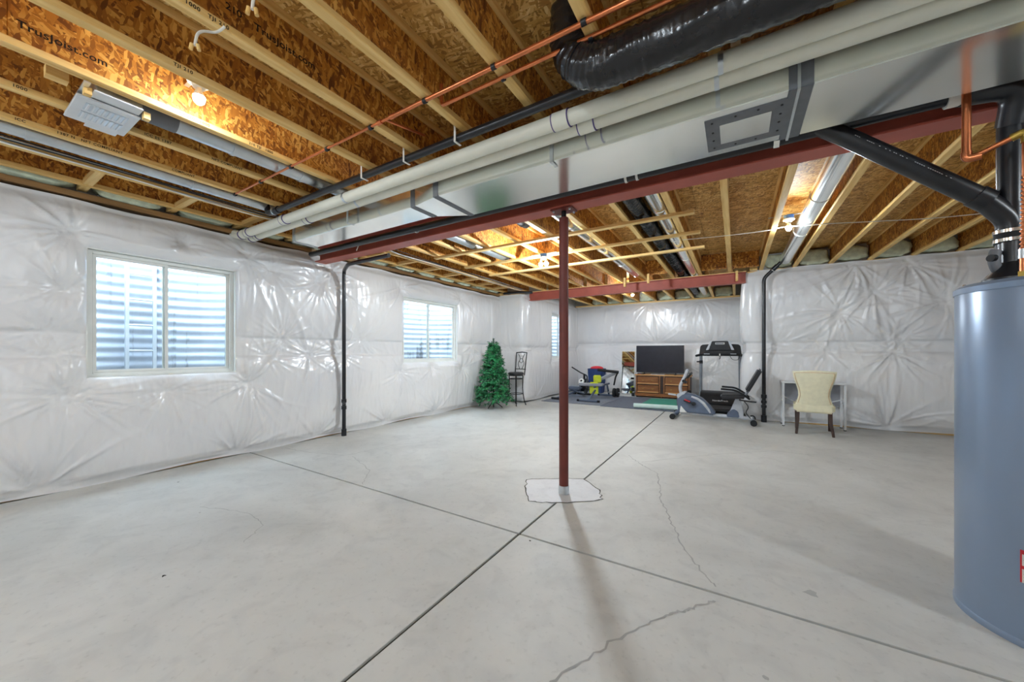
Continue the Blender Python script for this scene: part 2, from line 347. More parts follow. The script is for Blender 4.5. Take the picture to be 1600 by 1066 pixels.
# ---- poly-covered walls as height fields along a path
def path_eval(P, r):
    """rounded polyline -> dense samples (x, y, tangent)"""
    pts = [Vector((p[0], p[1], 0)) for p in P]; out = bend(pts, r, 8) if len(pts) > 2 else pts
    L = [0]
    for a, b in zip(out[:-1], out[1:]): L.append(L[-1] + (b - a).length)
    return np.array([[p.x, p.y] for p in out]), np.array(L)
def ridges(th, rr, R, seed, n):
    """creases fanning out from one staple, each with its own reach"""
    r = np.random.default_rng(seed); v = np.zeros_like(th)
    for k in range(n):
        a = r.uniform(-np.pi, np.pi); w = r.uniform(.025, .065); d = (th - a + r.normal(0, .25) * rr + np.pi) % (2 * np.pi) - np.pi; q = R * r.uniform(.35, 1.25)
        v += r.uniform(.35, 1) * np.exp(-(d / w) ** 2) * (rr / q) * np.exp(1 - rr / q)
    return v
def poly_wall(name, P, side, z0, z1, holes=(), pins=(), rows=(), bulge=.06, step=.016, seed=1, fillet=.12, cols=1.22, coff=.3, label=None):
    pts, L = path_eval(P, fillet)
    ub = sorted({0, L[-1]} | {h[0] for h in holes} | {h[1] for h in holes}); vb = sorted({z0, z1} | {h[2] for h in holes} | {h[3] for h in holes})
    mk = lambda b: np.unique(np.concatenate([np.linspace(a, c, max(2, int((c - a) / step) + 1)) for a, c in zip(b[:-1], b[1:])]))
    us = mk(ub); vs = mk(vb); U, V = np.meshgrid(us, vs, indexing='ij'); r = np.random.default_rng(seed)
    H = np.zeros_like(U)
    for (a, b) in rows:
        f = np.clip((V - a) / (b - a), 0, 1); cu = ((U - coff) / cols) % 1
        H += bulge * 1.15 * (4 * f * (1 - f)) ** .36 * (.74 + .26 * (4 * cu * (1 - cu)) ** .4)
    W = np.zeros_like(U)
    for i, pn in enumerate(pins):
        u0, v0, R, amp = pn; R *= .8; amp *= .78; du = U - u0; dv = V - v0; rr = np.sqrt(du * du + dv * dv) + 1e-4; th = np.arctan2(dv, du)
        near = rr < R * 7
        W += near * amp * ridges(th, rr, R, seed * 100 + i, 34) * (rr > .004)
        H *= 1 - .75 * np.exp(-(rr / (R * .9)) ** 2)
        H -= .012 * np.exp(-(rr / .03) ** 2)
    N = np.zeros_like(U)
    for k in range(46):
        fu = r.normal(0, 9 if k % 2 else 20); fv = r.normal(0, 4 if k % 2 else 5); N += r.uniform(.3, 1) * np.sin(U * fu + V * fv + r.uniform(0, 6.3) + 1.3 * np.sin(U * 1.7 + V * 2.3 + k)) / 46 ** .5
    T = np.zeros_like(U)
    for k in range(18):
        fu = r.normal(0, 45); fv = r.normal(0, 12); T += np.abs(np.sin(U * fu * .5 + V * fv * .5 + r.uniform(0, 6.3) + .8 * np.sin(U * 3.1 + V * 2.2 + k))) ** 6 / 18 ** .5
    Q = np.zeros_like(U)
    for k in range(10):
        ph = U * r.uniform(14, 30) + 1.8 * np.sin(V * r.uniform(1.5, 4) + k) + 2.2 * np.sin(U * r.uniform(.8, 2) + k * 2) + r.uniform(0, 6.3)
        Q += np.exp(-((np.sin(ph)) / .22) ** 2) * np.clip(np.sin(U * r.uniform(1, 3) + V * r.uniform(-2, 2) + k), 0, 1)
    low = np.clip((1.15 - V) / .3, 0, 1) * .8 + .2
    H += W + .003 * N + .0028 * T + .0042 * Q * low
    for h in holes:
        d = np.maximum(np.maximum(h[0] - U, U - h[1]), np.maximum(h[2] - V, V - h[3])); H *= np.clip(d / .1, 0, 1) ** .6
    # edges settle back against the plates
    H *= np.clip((V - z0) / .1, .25, 1) * np.clip((z1 - V) / .1, .15, 1)
    Vz = V + (V > z1 - .05) * .012 * np.sin(U * 7.3 + seed) * np.sin(U * 2.1) - 0 + (V < z0 + .03) * .012 * np.sin(U * 4.1 + seed)
    X = np.interp(U, L, pts[:, 0]); Y = np.interp(U, L, pts[:, 1])
    e = .05; tx = np.interp(U + e, L, pts[:, 0]) - np.interp(U - e, L, pts[:, 0]); ty = np.interp(U + e, L, pts[:, 1]) - np.interp(U - e, L, pts[:, 1])
    ln = np.sqrt(tx * tx + ty * ty); nx, ny = (ty / ln * side, -tx / ln * side)
    co = np.stack([X + nx * H, Y + ny * H, Vz], -1).reshape(-1, 3)
    nu, nv = U.shape; I, J = np.meshgrid(np.arange(nu - 1), np.arange(nv - 1), indexing='ij')
    cu = (us[I] + us[I + 1]) / 2; cv = (vs[J] + vs[J + 1]) / 2; keep = np.ones_like(cu, bool)
    for h in holes: keep &= ~((cu > h[0]) & (cu < h[1]) & (cv > h[2]) & (cv < h[3]))
    a = (I * nv + J)[keep]; F = np.stack([a, a + nv, a + nv + 1, a + 1], -1)
    if side < 0: F = F[:, ::-1]
    me = bpy.data.meshes.new(name); me.vertices.add(len(co)); me.vertices.foreach_set('co', co.ravel().astype(np.float32))
    me.loops.add(F.size); me.loops.foreach_set('vertex_index', F.ravel().astype(np.int32)); me.polygons.add(len(F))
    me.polygons.foreach_set('loop_start', np.arange(0, F.size, 4, dtype=np.int32)); me.polygons.foreach_set('loop_total', np.full(len(F), 4, np.int32))
    me.update(calc_edges=True); me.validate(); me.polygons.foreach_set('use_smooth', [True] * len(me.polygons)); me.materials.append(M['poly'])
    o = bpy.data.objects.new(name, me); COL.objects.link(o); return struct(o, label)
W1 = (.83, 2.0, 1.015, 2.215); W2 = (4.61, 6.1, 1.06, 2.255); W3 = (9.35, 10.5, 1.06, 2.33)
hl = lambda w: (w[0] - YF, w[1] - YF, w[2], w[3])
pl = [(y - YF, z, R, a) for y, z, R, a in [(.74, 2.34, .2, .022), (2.14, 2.40, .17, .02), (.69, 1.8, .17, .018), (.71, .86, .22, .024), (2.38, 2.3, .16, .018), (2.12, .87, .22, .026),
     (1.38, .84, .16, .016), (3.02, 2.26, .2, .02), (.55, .05, .24, .026), (2.01, .05, .24, .026), (2.99, .03, .2, .022), (4.52, 2.4, .24, .024), (4.5, .9, .2, .02), (2.52, 1.42, .14, .016),
     (1.54, 2.42, .15, .016), (2.88, 1.2, .2, .02), (3.4, 1.2, .2, .018), (3.2, 2.45, .2, .018), (6.25, .9, .2, .018), (6.2, 2.4, .18, .016), (5.3, .95, .16, .014), (4.2, .05, .2, .02), (5.4, .05, .2, .02), (6.6, 1.4, .16, .014),
     (-.5, 2.35, .2, .02), (-.5, .05, .22, .02), (-.4, 1.3, .2, .02), (-1.7, 1.3, .2, .02), (2.35, 1.2, .14, .016), (.6, 1.22, .15, .016), (.6, 1.44, .14, .014), (3.7, 1.45, .18, .016)]]
poly_wall('wall_left', [(XL, YF), (XL, 7.8)], 1, .009, 2.64, [hl(W1), hl(W2)], pl, [(.03, 1.2), (1.43, 2.6)], .075, .0145, 3, cols=1.22, coff=.12, label='wrinkled white poly sheeting over insulation on the window wall')
# the jog and the alcove side share one sheet; its window hole is given along the sheet
JL = (XAL - XL + .05) - .0
def jog_u(y): return JL + (y - 7.78) - .085
poly_wall('wall_jog', [(XL - .05, 7.78), (XAL, 7.78), (XAL, YA + .05)], 1, .03, 2.68, [(jog_u(W3[0]), jog_u(W3[1]), W3[2], W3[3])],
          [(.38, 1.32, .16, .012), (1.1, 1.3, .16, .014), (.8, 2.6, .14, .012), (1.3, .05, .2, .02), (2.2, .95, .16, .016), (2.0, 1.4, .14, .012)], [(.03, 1.25), (1.38, 2.64)], .055, .02, 5, .16,
          label='poly covered corner wall jutting out beside the green tree')
pa = [(x - XAL, z, .2, a) for x, z, a in [(-3.4, 2.72, .022), (-2.07, 2.72, .024), (-.74, 2.72, .024), (-3.3, 1.45, .018), (-1.9, 1.5, .018), (-.51, 1.5, .018), (-3.6, .05, .02), (-2.7, .9, .018), (-.6, .6, .024), (-.3, 1.1, .022)]]
poly_wall('wall_alcove_back', [(XAL - .05, YA), (XAR + .05, YA)], 1, .03, 2.72, [], pa, [(.03, 1.42), (1.52, 2.68)], .075, .022, 7, cols=1.15, coff=.1, label='poly covered end wall of the exercise alcove')
oy = (YA - YB + .05) + (0)
pr = [(x + oy - XAR - .085, z, R, a) for x, z, R, a in [(1.7, 2.69, .3, .03), (2.07, .07, .28, .03), (1.32, 1.27, .16, .02), (2.13, 1.25, .2, .022), (1.5, 1.9, .3, .02), (2.3, 2.64, .26, .024), (2.7, 2.02, .3, .02), (.75, 1.42, .16, .014), (2.9, 1.3, .2, .02), (3.2, .06, .24, .02), (1.2, 1.45, .14, .012), (.5, .06, .2, .02), (.62, 1.36, .14, .012), (1.9, 2.2, .3, .018), (2.2, 1.48, .2, .016)]]
poly_wall('wall_back', [(XAR, YA + .05), (XAR, YB), (XR, YB)], 1, .016, 2.74, [], pr, [(.04, 1.24), (1.42, 2.72)], .075, .0165, 9, .18, cols=.82, coff=.2, label='poly covered wall behind the desk and cream chair')
poly_wall('wall_right', [(XR, YB + .05), (XR, YF - .05)], 1, .03, 2.72, [], [], [(.03, 1.24), (1.42, 2.7)], .06, .06, 13, label='poly covered side wall beyond the water heater')
poly_wall('wall_front', [(XR + .05, YF), (XL - .05, YF)], 1, .03, 2.72, [], [], [(.03, 1.24), (1.42, 2.7)], .06, .06, 15, label='poly covered wall behind the viewer')
# concrete foundation behind the sheets
def slabwall(name, boxes):
    g = G()
    for b in boxes: g.box(*b)
    return struct(mesh_obj(name, g, 'concrete', None, smooth=0), 'concrete foundation behind the poly sheet')
D = .04
slabwall('wall_foundation_left', [(XL - .1 - D, XL - .1, YF - .3, W1[0], -.1, 3.06), (XL - .1 - D, XL - .1, W1[1], W2[0], -.1, 3.06), (XL - .1 - D, XL - .1, W2[1], 7.9, -.1, 3.06),
    (XL - .1 - D, XL - .1, W1[0], W1[1], -.1, W1[2]), (XL - .1 - D, XL - .1, W1[0], W1[1], W1[3], 3.06), (XL - .1 - D, XL - .1, W2[0], W2[1], -.1, W2[2]), (XL - .1 - D, XL - .1, W2[0], W2[1], W2[3], 3.06)])
slabwall('wall_foundation_alcove', [(XL - .3, XAL - .1, 7.88, 8.1, -.1, 3.06), (XAL - .14, XAL - .1, 8.0, W3[0], -.1, 3.06), (XAL - .14, XAL - .1, W3[1], YA + .3, -.1, 3.06), (XAL - .14, XAL - .1, W3[0], W3[1], -.1, W3[2]), (XAL - .14, XAL - .1, W3[0], W3[1], W3[3], 3.06),
    (XAL - .3, XAR + .4, YA + .1, YA + .3, -.1, 3.06)])
slabwall('wall_foundation_back', [(XAR + .1, XAR + .3, YB + .05, YA + .3, -.1, 3.06), (XAR + .1, XR + .3, YB + .1, YB + .3, -.1, 3.06)])
slabwall('wall_foundation_right', [(XR + .1, XR + .3, YF - .3, YB + .3, -.1, 3.06), (XL - .3, XR + .3, YF - .3, YF - .1, -.1, 3.06)])
# ---- sill plates / mudsills and floor plates
def trim(name, boxes, mat='plate', label=None):
    g = G()
    for b in boxes: g.box(*b)
    return struct(mesh_obj(name, g, mat, None, smooth=0, bevel=.002), label)
trim('trim_1', [(XL - .1, XL + .035, YF, 7.75, 2.66, 2.71)], 'plate', 'brown sill plate along the top of the window wall')
trim('trim_2', [(XL - .1, XL - .035, YF, 7.75, 0, .038)], 'lumber', 'wooden bottom plate under the window wall sheeting')
trim('trim_3', [(XAR + .02, XR, YB - .0, YB + .1, 2.715, ZJ)], 'lumberx', 'sill plate on top of the wall behind the desk')
trim('trim_4', [(XAR + .05, XR, YB + .02, YB + .1, 0, .04)], 'lumberx', 'bottom plate under the wall behind the desk')
trim('trim_5', [(XAL - .05, XAR, YA - .02, YA + .1, 2.7, ZJ)], 'lumberx', 'sill plate on top of the alcove end wall')
trim('trim_6', [(XL - .1, XAL - .02, 7.76, 7.86, 2.68, ZJ)], 'lumberx', 'sill plate over the jutting corner wall')
# ---- subfloor sheets
ce = sempty('ceiling', 'unfinished ceiling of strand board floor sheets')
for i in range(9):
    for j in range(13):
        x0 = -5.29 + i * 1.22; y0 = YF - .3 + j * 1.15; x1 = min(x0 + 1.217, XR + .3); y1 = min(y0 + 1.147, YA + .3)
        if j >= 10: x0 = max(x0, XAL - .15)
        if x1 <= x0 or y1 <= y0: continue
        g = G(); g.box(x0, x1, y0, y1, ZJ + HJ, ZJ + HJ + .02); part('sheet', g, 'subfloor', ce, smooth=0)
g = G(); g.box(-5.3, XR + .35, YF - .4, 8.6, ZJ + HJ + .021, ZJ + HJ + .05); g.box(XAL - .15, XR + .35, 8.6, YA + .4, ZJ + HJ + .021, ZJ + HJ + .05); part('decking', g, 'plate', ce, smooth=0)

# ---- windows
def window(n, w, x, depth, mid, label, reveal=.13):
    y0, y1, z0, z1 = w; o = sempty('window_%d' % n, label)
    g = G(); t = .012  # lined reveal
    xi = x - .14; g.box(xi, x + .012, y0 - t, y0, z0 - t, z1 + t); g.box(xi, x + .012, y1, y1 + t, z0 - t, z1 + t); g.box(xi, x + .012, y0, y1, z0 - t, z0); g.box(xi, x + .012, y0, y1, z1, z1 + t)
    part('reveal', g, 'vinyl', o, smooth=0)
    a, b = x - depth - .06, x - depth; f = .036
    g = G(); g.box(a, b, y0, y0 + f, z0, z1); g.box(a, b, y1 - f, y1, z0, z1); g.box(a, b, y0 + f, y1 - f, z0, z0 + f); g.box(a, b, y0 + f, y1 - f, z1 - f, z1); part('window_frame', g, 'vinyl', o, smooth=0, bevel=.004)
    s = .028
    for k, (p, q, xa) in enumerate([(y0 + f, mid + .02, b - .012), (mid - .02, y1 - f, b - .034)]):
        g = G(); xb = xa - .02; za, zb = z0 + f, z1 - f
        g.box(xb, xa, p, p + s, za, zb); g.box(xb, xa, q - s, q, za, zb); g.box(xb, xa, p + s, q - s, za, za + s); g.box(xb, xa, p + s, q - s, zb - s, zb)
        so = part('sash', g, 'vinyl', o, smooth=0, bevel=.003)
        g = G(); g.box((xa + xb) / 2 - .002, (xa + xb) / 2 + .002, p + s, q - s, za + s, zb - s); part('pane', g, 'glass', so, smooth=0)
        if k == 0:
            for zz in (z0 + .42 * (z1 - z0), z0 + .75 * (z1 - z0)):
                g = G(); g.box(xa, xa + .014, q - .022, q - .008, zz - .03, zz + .03); part('latch', g, 'vinyl', so, bevel=.003)
    return o
window(1, W1, XL, .035, 1.39, 'two-pane sliding window in the nearer wall, ladder outside', .1)
window(2, W2, XL, .035, 5.3, 'two-pane sliding window beside the green tree')
window(3, W3, XAL, .035, 9.9, 'narrow glimpse of a window behind the red post')
def well(w, x, rad, label, ladder=False):
    yc = (w[0] + w[1]) / 2; hw = (w[1] - w[0]) / 2 + .18; nA, z0, z1 = 56, w[2] - .3, 2.78
    o = thing('window_well', label, 'window well', (x - .16, yc, z0), 0, 'corrugated window wells')
    zs = np.linspace(z0, z1, int((z1 - z0) / .0107)); vs = []; fs = []
    for z in zs:
        d = .008 * math.cos(2 * math.pi * (z - z0) / .107)
        for k in range(nA + 1):
            a = -math.pi / 2 + math.pi * k / nA
            ca = abs(math.cos(a)) ** .75; sa = math.copysign(abs(math.sin(a)) ** .75, math.sin(a))
            vs.append((x - .15 - ca * (rad + d), yc + sa * (hw + d), z))
    n = nA + 1
    for i in range(len(zs) - 1):
        for k in range(nA): fs.append((i * n + k, i * n + k + 1, (i + 1) * n + k + 1, (i + 1) * n + k))
    g = G(); g.add(vs, fs); part('corrugated_shell', g, 'well', o, smooth=60)
    g = G(); g.prism([(x - .14, yc - hw)] + [(x - .15 - abs(math.cos(a)) ** .75 * rad, yc + math.copysign(abs(math.sin(a)) ** .75, math.sin(a)) * hw) for a in np.linspace(-1.5, 1.5, 24)] + [(x - .14, yc + hw)], 'z', z0 - .05, z0 + .06); part('gravel_bed', g, 'gravel', o)
    if ladder:
        xl = x - .15 - rad * .93
        lo = None
        ga = G(); ya, yb2 = yc - .145, yc + .09
        for yy in (ya, yb2): ga.box(xl + .0, xl + .03, yy - .016, yy + .016, z0 + .06, 2.74)
        lo = part('ladder', ga, 'white_metal', o, smooth=0)
        for zz in np.arange(z0 + .25, 2.7, .3):
            g = G(); g.cyl((xl + .015, ya, zz), (xl + .015, yb2, zz), .011, 10); part('rung', g, 'white_metal', lo)
    return o
well(W1, XL, .78, 'corrugated steel window well with a white ladder, outside the nearer window', True)
well(W2, XL, .78, 'corrugated steel window well outside the window beside the green tree')
well(W3, XAL, .7, 'corrugated steel window well behind the narrow far window')

# ================================================================== FRAMING
def joist_mesh(name_, x, y0, y1, label, group):
    o = thing('floor_joist', label, 'joist', (x, y0, ZJ), 0, group)
    g = G(); g.box(x - .029, x + .029, y0, y1, ZJ, ZJ + .036); part('bottom_flange', g, 'lumber', o, smooth=0, bevel=.002)
    g = G(); g.box(x - .029, x + .029, y0, y1, ZJ + HJ - .036, ZJ + HJ - .001); part('top_flange', g, 'lumber', o, smooth=0, bevel=.002)
    # web in lengths, butted with a small groove between panels
    yy = y0; off = (x * 1.7) % 1.1
    e = y0 + .12 + off
    while yy < y1 - .01:
        e = min(y1, e); g = G(); g.box(x - .005, x + .005, yy + .0002, e - .0002, ZJ + .03, ZJ + HJ - .03); part('web', g, 'web', o, smooth=0, bevel=.0025); yy = e; e += 1.22
    return o
JX = [-4.97 + .488 * k for k in range(19)]; joists = []
for k, x in enumerate(JX):
    joists.append(joist_mesh('j', x, YF - .1, YB + .09, 'wooden I-joist, %s out from the window wall, running over the long steel beam' % ORD[k], 'long floor joists'))
for i, k in enumerate(range(2, 11)):
    x = JX[k] + .06
    joist_mesh('a', x, YB + .1, YA + .09, 'wooden I-joist over the exercise alcove, %s from its window side' % ORD[i], 'alcove floor joists')
for k, y, body, s in ((4, .255, 'TrusJoist.com', .052), (6, .875, 'TrusJoist.com', .052), (2, 3.9, 'TrusJoist.com', .05)):
    text('printed_lettering', body, s, 'ink', joists[k], (JX[k] + .0052, y, 2.852), (0, 1, 0), (0, 0, 1), space=1.05)
text('printed_lettering', '210', .045, 'ink', joists[6], (JX[6] + .0052, .755, 2.862), (0, 1, 0), (0, 0, 1))
for k, y, body in ((4, .86, 'TJI 210   1000'), (4, 1.25, '210 TJI   1000'), (3, .28, '1000'), (3, .82, 'ICC ES 1387'), (3, 1.2, 'NFT COMPLIANT'), (2, .33, 'ICC'), (2, .5, '1387 N   NFT COMPLIANT'), (6, .6, '1000   TJI 210'), (5, .7, 'TJI 210'), (2, 1.1, 'COMPLIANT')):
    text('flange_lettering', body, .024, 'ink', joists[k], (JX[k] + .0295, y, ZJ + .009), (0, 1, 0), (0, 0, 1), space=1.15)
# blocking between the wall and the two joists beside it
bi = 0
for y in (.2, .80, 1.42, 2.02, 2.62, 3.73, 4.33, 4.92, 5.48, 6.05, 6.62, 7.2):
    for (a, b), where in (((XL - .05, JX[0] - .03), 'wall and first joist'), ((JX[0] + .03, JX[1] - .03), 'first and second joists')):
        g = G(); g.box(a, b, y - .03, y + .03, ZJ + .002, ZJ + .05); nm = ORD[[.2, .80, 1.42, 2.02, 2.62, 3.73, 4.33, 4.92, 5.48, 6.05, 6.62, 7.2].index(y)]
        tag(mesh_obj('blocking_board', g, 'lumberx', None, smooth=0, bevel=.002), 'short wooden block between the %s, %s going away along the window wall' % (where, nm), 'blocking', 'blocking along the window wall')
# furring strips under the joists between the beams
for i, y in enumerate((4.27, 5.02, 5.77)):
    g = G(); g.box(JX[2] - .04, -.37, y - .036, y + .036, ZJ - .032, ZJ - .001)
    tag(mesh_obj('furring_strip', g, 'lumberx', None, smooth=0, bevel=.002), 'pale wooden strip nailed across the joists, %s beyond the post' % ORD[i], 'strip', 'furring strips beyond the post')
for i, (x, y) in enumerate(((-1.9, 7.45), (-1.42, 7.3), (.02, 7.9))):
    g = G(); g.box(x - .02, x + .02, y - .03, y + .03, 2.56, ZJ)
    tag(mesh_obj('nailing_block', g, 'lumber', None, smooth=0, bevel=.002), 'short upright wooden cleat hanging above the far steel beam, %s from the window side' % ORD[i], 'cleat', 'cleats by the far beam')
for i, (x, y, w) in enumerate(((-1.31, 3.5, .4), (-1.31, 7.5, .4), (-.34, 7.6, .4), (.15, 7.7, .4), (.28, 7.99, .12))):
    g = G(); g.box(x - w / 2, x + w / 2, y - .012, y + .012, ZJ + (.01 if i < 4 else -.0), ZJ + HJ - .01)
    tag(mesh_obj('bay_block', g, 'web' if i < 4 else 'lumber', None, smooth=0), ('strand board blocking panel filling a joist bay, %s along' % ORD[i]) if i < 4 else 'stack of upright studs on top of the wall corner', 'blocking', 'bay blocking panels' if i < 4 else None)

# ---- steel beams and post
def beam(label, x0, x1, yc, z0, h=.215, w=.165, tw=.009, tf=.014):
    o = thing('steel_beam', label, 'beam', ((x0 + x1) / 2, yc, z0), 0, 'red steel beams')
    g = G(); g.box(x0, x1, yc - w / 2, yc + w / 2, z0, z0 + tf); part('bottom_flange', g, 'steel_beam', o, smooth=0, bevel=.003)
    g = G(); g.box(x0, x1, yc - w / 2, yc + w / 2, z0 + h - tf, z0 + h); part('top_flange', g, 'steel_beam', o, smooth=0, bevel=.003)
    g = G(); g.box(x0, x1, yc - tw / 2, yc + tw / 2, z0 + tf, z0 + h - tf); part('web', g, 'steel_beam', o, smooth=0); return o
bm1 = beam('long dark red steel beam carried by the round post', XL + .13, XR + .1, 2.985, 2.505)
g = G(); g.box(XL + .14, XR, 2.925, 3.045, 2.7205, 2.7395); part('nailer', g, 'plate', bm1, smooth=0)
bm2 = beam('shorter dark red steel beam spanning the mouth of the exercise alcove', XAL + .02, XAR - .01, 8.02, 2.525, .2, .13)
g = G(); g.box(XAL + .02, XAR, 7.96, 8.08, 2.7255, 2.7395); part('nailer', g, 'lumberx', bm2, smooth=0)
PX, PY = -1.293, 2.985
o = thing('support_post', 'round dark red steel post standing in the middle of the floor', 'post', (PX, PY, 0))
g = G(); g.cyl((PX, PY, .06), (PX, PY, 2.43), .041, 28); part('tube', g, 'steel_red', o)
g = G(); g.lathe([(.043, .002), (.043, .075), (.047, .075), (.047, .002)], (PX, PY, 0), 28); part('foot_sleeve', g, 'galv_dull', o)
g = G(); g.cyl((PX, PY, 2.43), (PX, PY, 2.49), .022, 16); part('screw_jack', g, 'black_metal', o)
g = G(); g.box(PX - .1, PX + .1, PY - .07, PY + .07, 2.49, 2.503); pl_ = part('cap_plate', g, 'steel_red', o, smooth=0, bevel=.002)
for sx in (-1, 1):
    for sy in (-1, 1): g = G(); g.cyl((PX + sx * .075, PY + sy * .05, 2.478), (PX + sx * .075, PY + sy * .05, 2.49), .01, 6); part('bolt', g, 'galv_dull', pl_)

# ---- insulation batts
def pillow(name, c, size, label, group, seed):
    r = random.Random(seed); n, m = 12, 10; vs = []
    ph = [r.uniform(0, 6.28) for _ in range(6)]
    g = G(); g.sphere((0, 0, 0), 1, 20, 14); out = []
    for p in g.v:
        q = [math.copysign(abs(t) ** .55, t) for t in p]; w = 1 + .07 * math.sin(q[0] * 5 + ph[0]) * math.sin(q[2] * 4 + ph[1]) + .06 * math.sin(q[0] * 9 + q[2] * 7 + ph[2])
        out.append((c[0] + q[0] * size[0] / 2 * w, c[1] + q[1] * size[1] / 2 * w, c[2] + q[2] * size[2] / 2 * w))
    g.v = out; return tag(mesh_obj(name, g, 'insul', None, smooth=80), label, 'insulation', group)
for k in range(11, 17):
    pillow('insulation_batt', ((JX[k] + JX[k + 1]) / 2, YB + .03, 2.88), (.43, .2, .25 - .03 * (k % 2)), 'pale green batt stuffed in a joist bay above the desk wall, %s from the alcove' % ORD[k - 11], 'batts along the desk wall', k)
for i, k in enumerate(range(2, 10)):
    pillow('insulation_batt', ((JX[k] + JX[k + 1]) / 2 + .06, YA + .03, 2.87), (.42, .2, .24), 'insulation batt in a joist bay at the alcove end, %s from its window' % ORD[i], 'batts at the alcove end', 40 + i)
yy = [-.72, -.11, .5, 1.11, 1.72, 2.32, 2.9, 3.45, 4.03, 4.62, 5.2, 5.77, 6.33, 6.91, 7.45]
for i in range(len(yy)):
    ln = .5 if i else .5
    pillow('insulation_batt', (XL - .02, yy[i], 2.87), (.16, .5, .3), 'pale green batt above the window wall sill, %s going away' % ORD[i], 'batts along the window wall', 70 + i)

# ================================================================== DUCTS AND PIPES
# ---- rectangular trunk duct
tz0, tz1 = 2.5, 2.705
td = thing('trunk_duct', 'long rectangular galvanised trunk duct hung beside the steel beam', 'duct', (0, 2.45, 2.5))
def shell(x0, x1, a, b, z0, z1): g = G(); g.box(x0, x1, a, b, z0, z1); return g
part('wide_section', shell(-2.06, .22, 2.18, 2.655, tz0, tz1), 'galv', td, smooth=0, bevel=.004)
part('wide_section', shell(.31, 2.6, 2.18, 2.655, tz0, tz1), 'galv', td, smooth=0, bevel=.004)
part('seam_band', shell(.218, .312, 2.176, 2.659, tz0 - .004, tz1 + .002), 'sealant', td, smooth=0, bevel=.003)
g = G(); g.box(.25, .262, 2.168, 2.664, tz0 - .012, tz1); part('drive_cleat', g, 'galv_dull', td, smooth=0)
part('narrow_section', shell(-4.27, -2.36, 2.235, 2.5, tz0, tz1), 'galv', td, smooth=0, bevel=.004)
g = G(); g.add([(-2.36, 2.235, tz0), (-2.36, 2.5, tz0), (-2.36, 2.5, tz1), (-2.36, 2.235, tz1), (-2.06, 2.18, tz0), (-2.06, 2.655, tz0), (-2.06, 2.655, tz1), (-2.06, 2.18, tz1)], [(0, 1, 5, 4), (1, 2, 6, 5), (2, 3, 7, 6), (3, 0, 4, 7)])
part('transition', g, 'galv', td, smooth=0)
part('seam_band', shell(-2.40, -2.34, 2.231, 2.504, tz0 - .004, tz1 + .002), 'sealant', td, smooth=0, bevel=.003)
part('seam_band', shell(-2.085, -2.03, 2.176, 2.659, tz0 - .004, tz1 + .002), 'sealant', td, smooth=0, bevel=.003)
part('end_cap', shell(-4.29, -4.255, 2.225, 2.51, tz0 - .006, tz1 + .002), 'galv_dull', td, smooth=0, bevel=.003)
ap = G(); ap.box(-.145, .235, 2.235, 2.59, tz0 - .0035, tz0 - .0005); ao = part('access_panel', ap, 'sealant', td, smooth=0, bevel=.001)
g = G(); g.box(-.075, .16, 2.31, 2.52, tz0 - .0055, tz0 - .0035); part('panel_plate', g, 'galv', ao, smooth=0)
for (x, y) in [(-.11, 2.27), (0, 2.262), (.1, 2.262), (.2, 2.28), (.2, 2.36), (.2, 2.44), (.2, 2.53), (.1, 2.56), (0, 2.56), (-.11, 2.55), (-.11, 2.46), (-.11, 2.37)]:
    g = G(); g.cyl((x, y, tz0 - .0065), (x, y, tz0 - .0035), .006, 8); part('screw', g, 'black_metal', ao)
for x in (-1.03, -3.2, 1.2):
    g = G(); g.box(x - .012, x + .012, 2.174, 2.178, tz0 - .004, ZJ - .001); g.box(x - .012, x + .012, 2.174, 2.25, tz0 - .006, tz0 - .003); part('hanger_strap', g, 'galv_dull', td, smooth=0)
# ---- generic long pipe with couplings
def straight(name, label, cat, a, b, r, mat, couplings=(), group=None, n=20, clamps=(), smooth=40):
    a = Vector(a); b = Vector(b); o = thing(name, label, cat, a, 0, group)
    g = G(); g.cyl(a, b, r, n); part('pipe', g, mat, o, smooth=smooth); t = (b - a).normalized()
    for c, w in couplings:
        p = a + t * c; g = G(); g.ring(p - t * w, p + t * w, r - .002, r + .006, n); co = part('coupling', g, mat, o)
        if mat == 'pvc':
            for sgn in (-1, 1): q = p + t * w * sgn; g = G(); g.ring(q - t * .003, q + t * .003, r, r + .0068, n); part('primer_ring', g, 'pvc_purple', co)
    for c in clamps:
        p = a + t * c; g = G(); g.ring(p - t * .011, p + t * .011, r, r + .003, n); part('strap', g, 'galv_dull', o)
    return o
pA = straight('vent_pipe', 'white plastic vent pipe beside the black one, upper of the pair', 'pipe', (-4.86, 2.0, 2.625), (1.9, 2.0, 2.625), .0445, 'pvc', [(.07, .03), (.86, .035), (3.98, .05)], 'white vent pipes', clamps=(1.9, 4.8))
pB = straight('vent_pipe', 'white plastic vent pipe next to the trunk duct, lower of the pair', 'pipe', (-4.88, 2.104, 2.62), (1.9, 2.104, 2.62), .0445, 'pvc', [(.07, .03), (1.13, .035), (4.12, .05)], 'white vent pipes', clamps=(1.95, 4.8))
for o_, y, z in ((pA, 2.0, 2.625), (pB, 2.104, 2.62)):
    g = G(); g.tube(bend([(-4.85, y, z), (-4.97, y, z), (-5.16, y, z + .05)], .06), .05, 18); part('elbow', g, 'pvc', o_)
    g = G(); g.ring((-4.95, y, z), (-4.93, y, z), .045, .053); part('primer_ring', g, 'pvc_purple', o_)
for o_, y in ((pA, 2.0),):
    g = G(); g.box(-.02, .02, 1.99, 2.01, 2.67, 2.738); part('hanger', g, 'galv_dull', o_, smooth=0)
dp = thing('drain_pipe', 'slim black plastic pipe running alongside the white vent pipes', 'pipe', (-4.05, 1.9, 2.67), 0, 'black drain pipes')
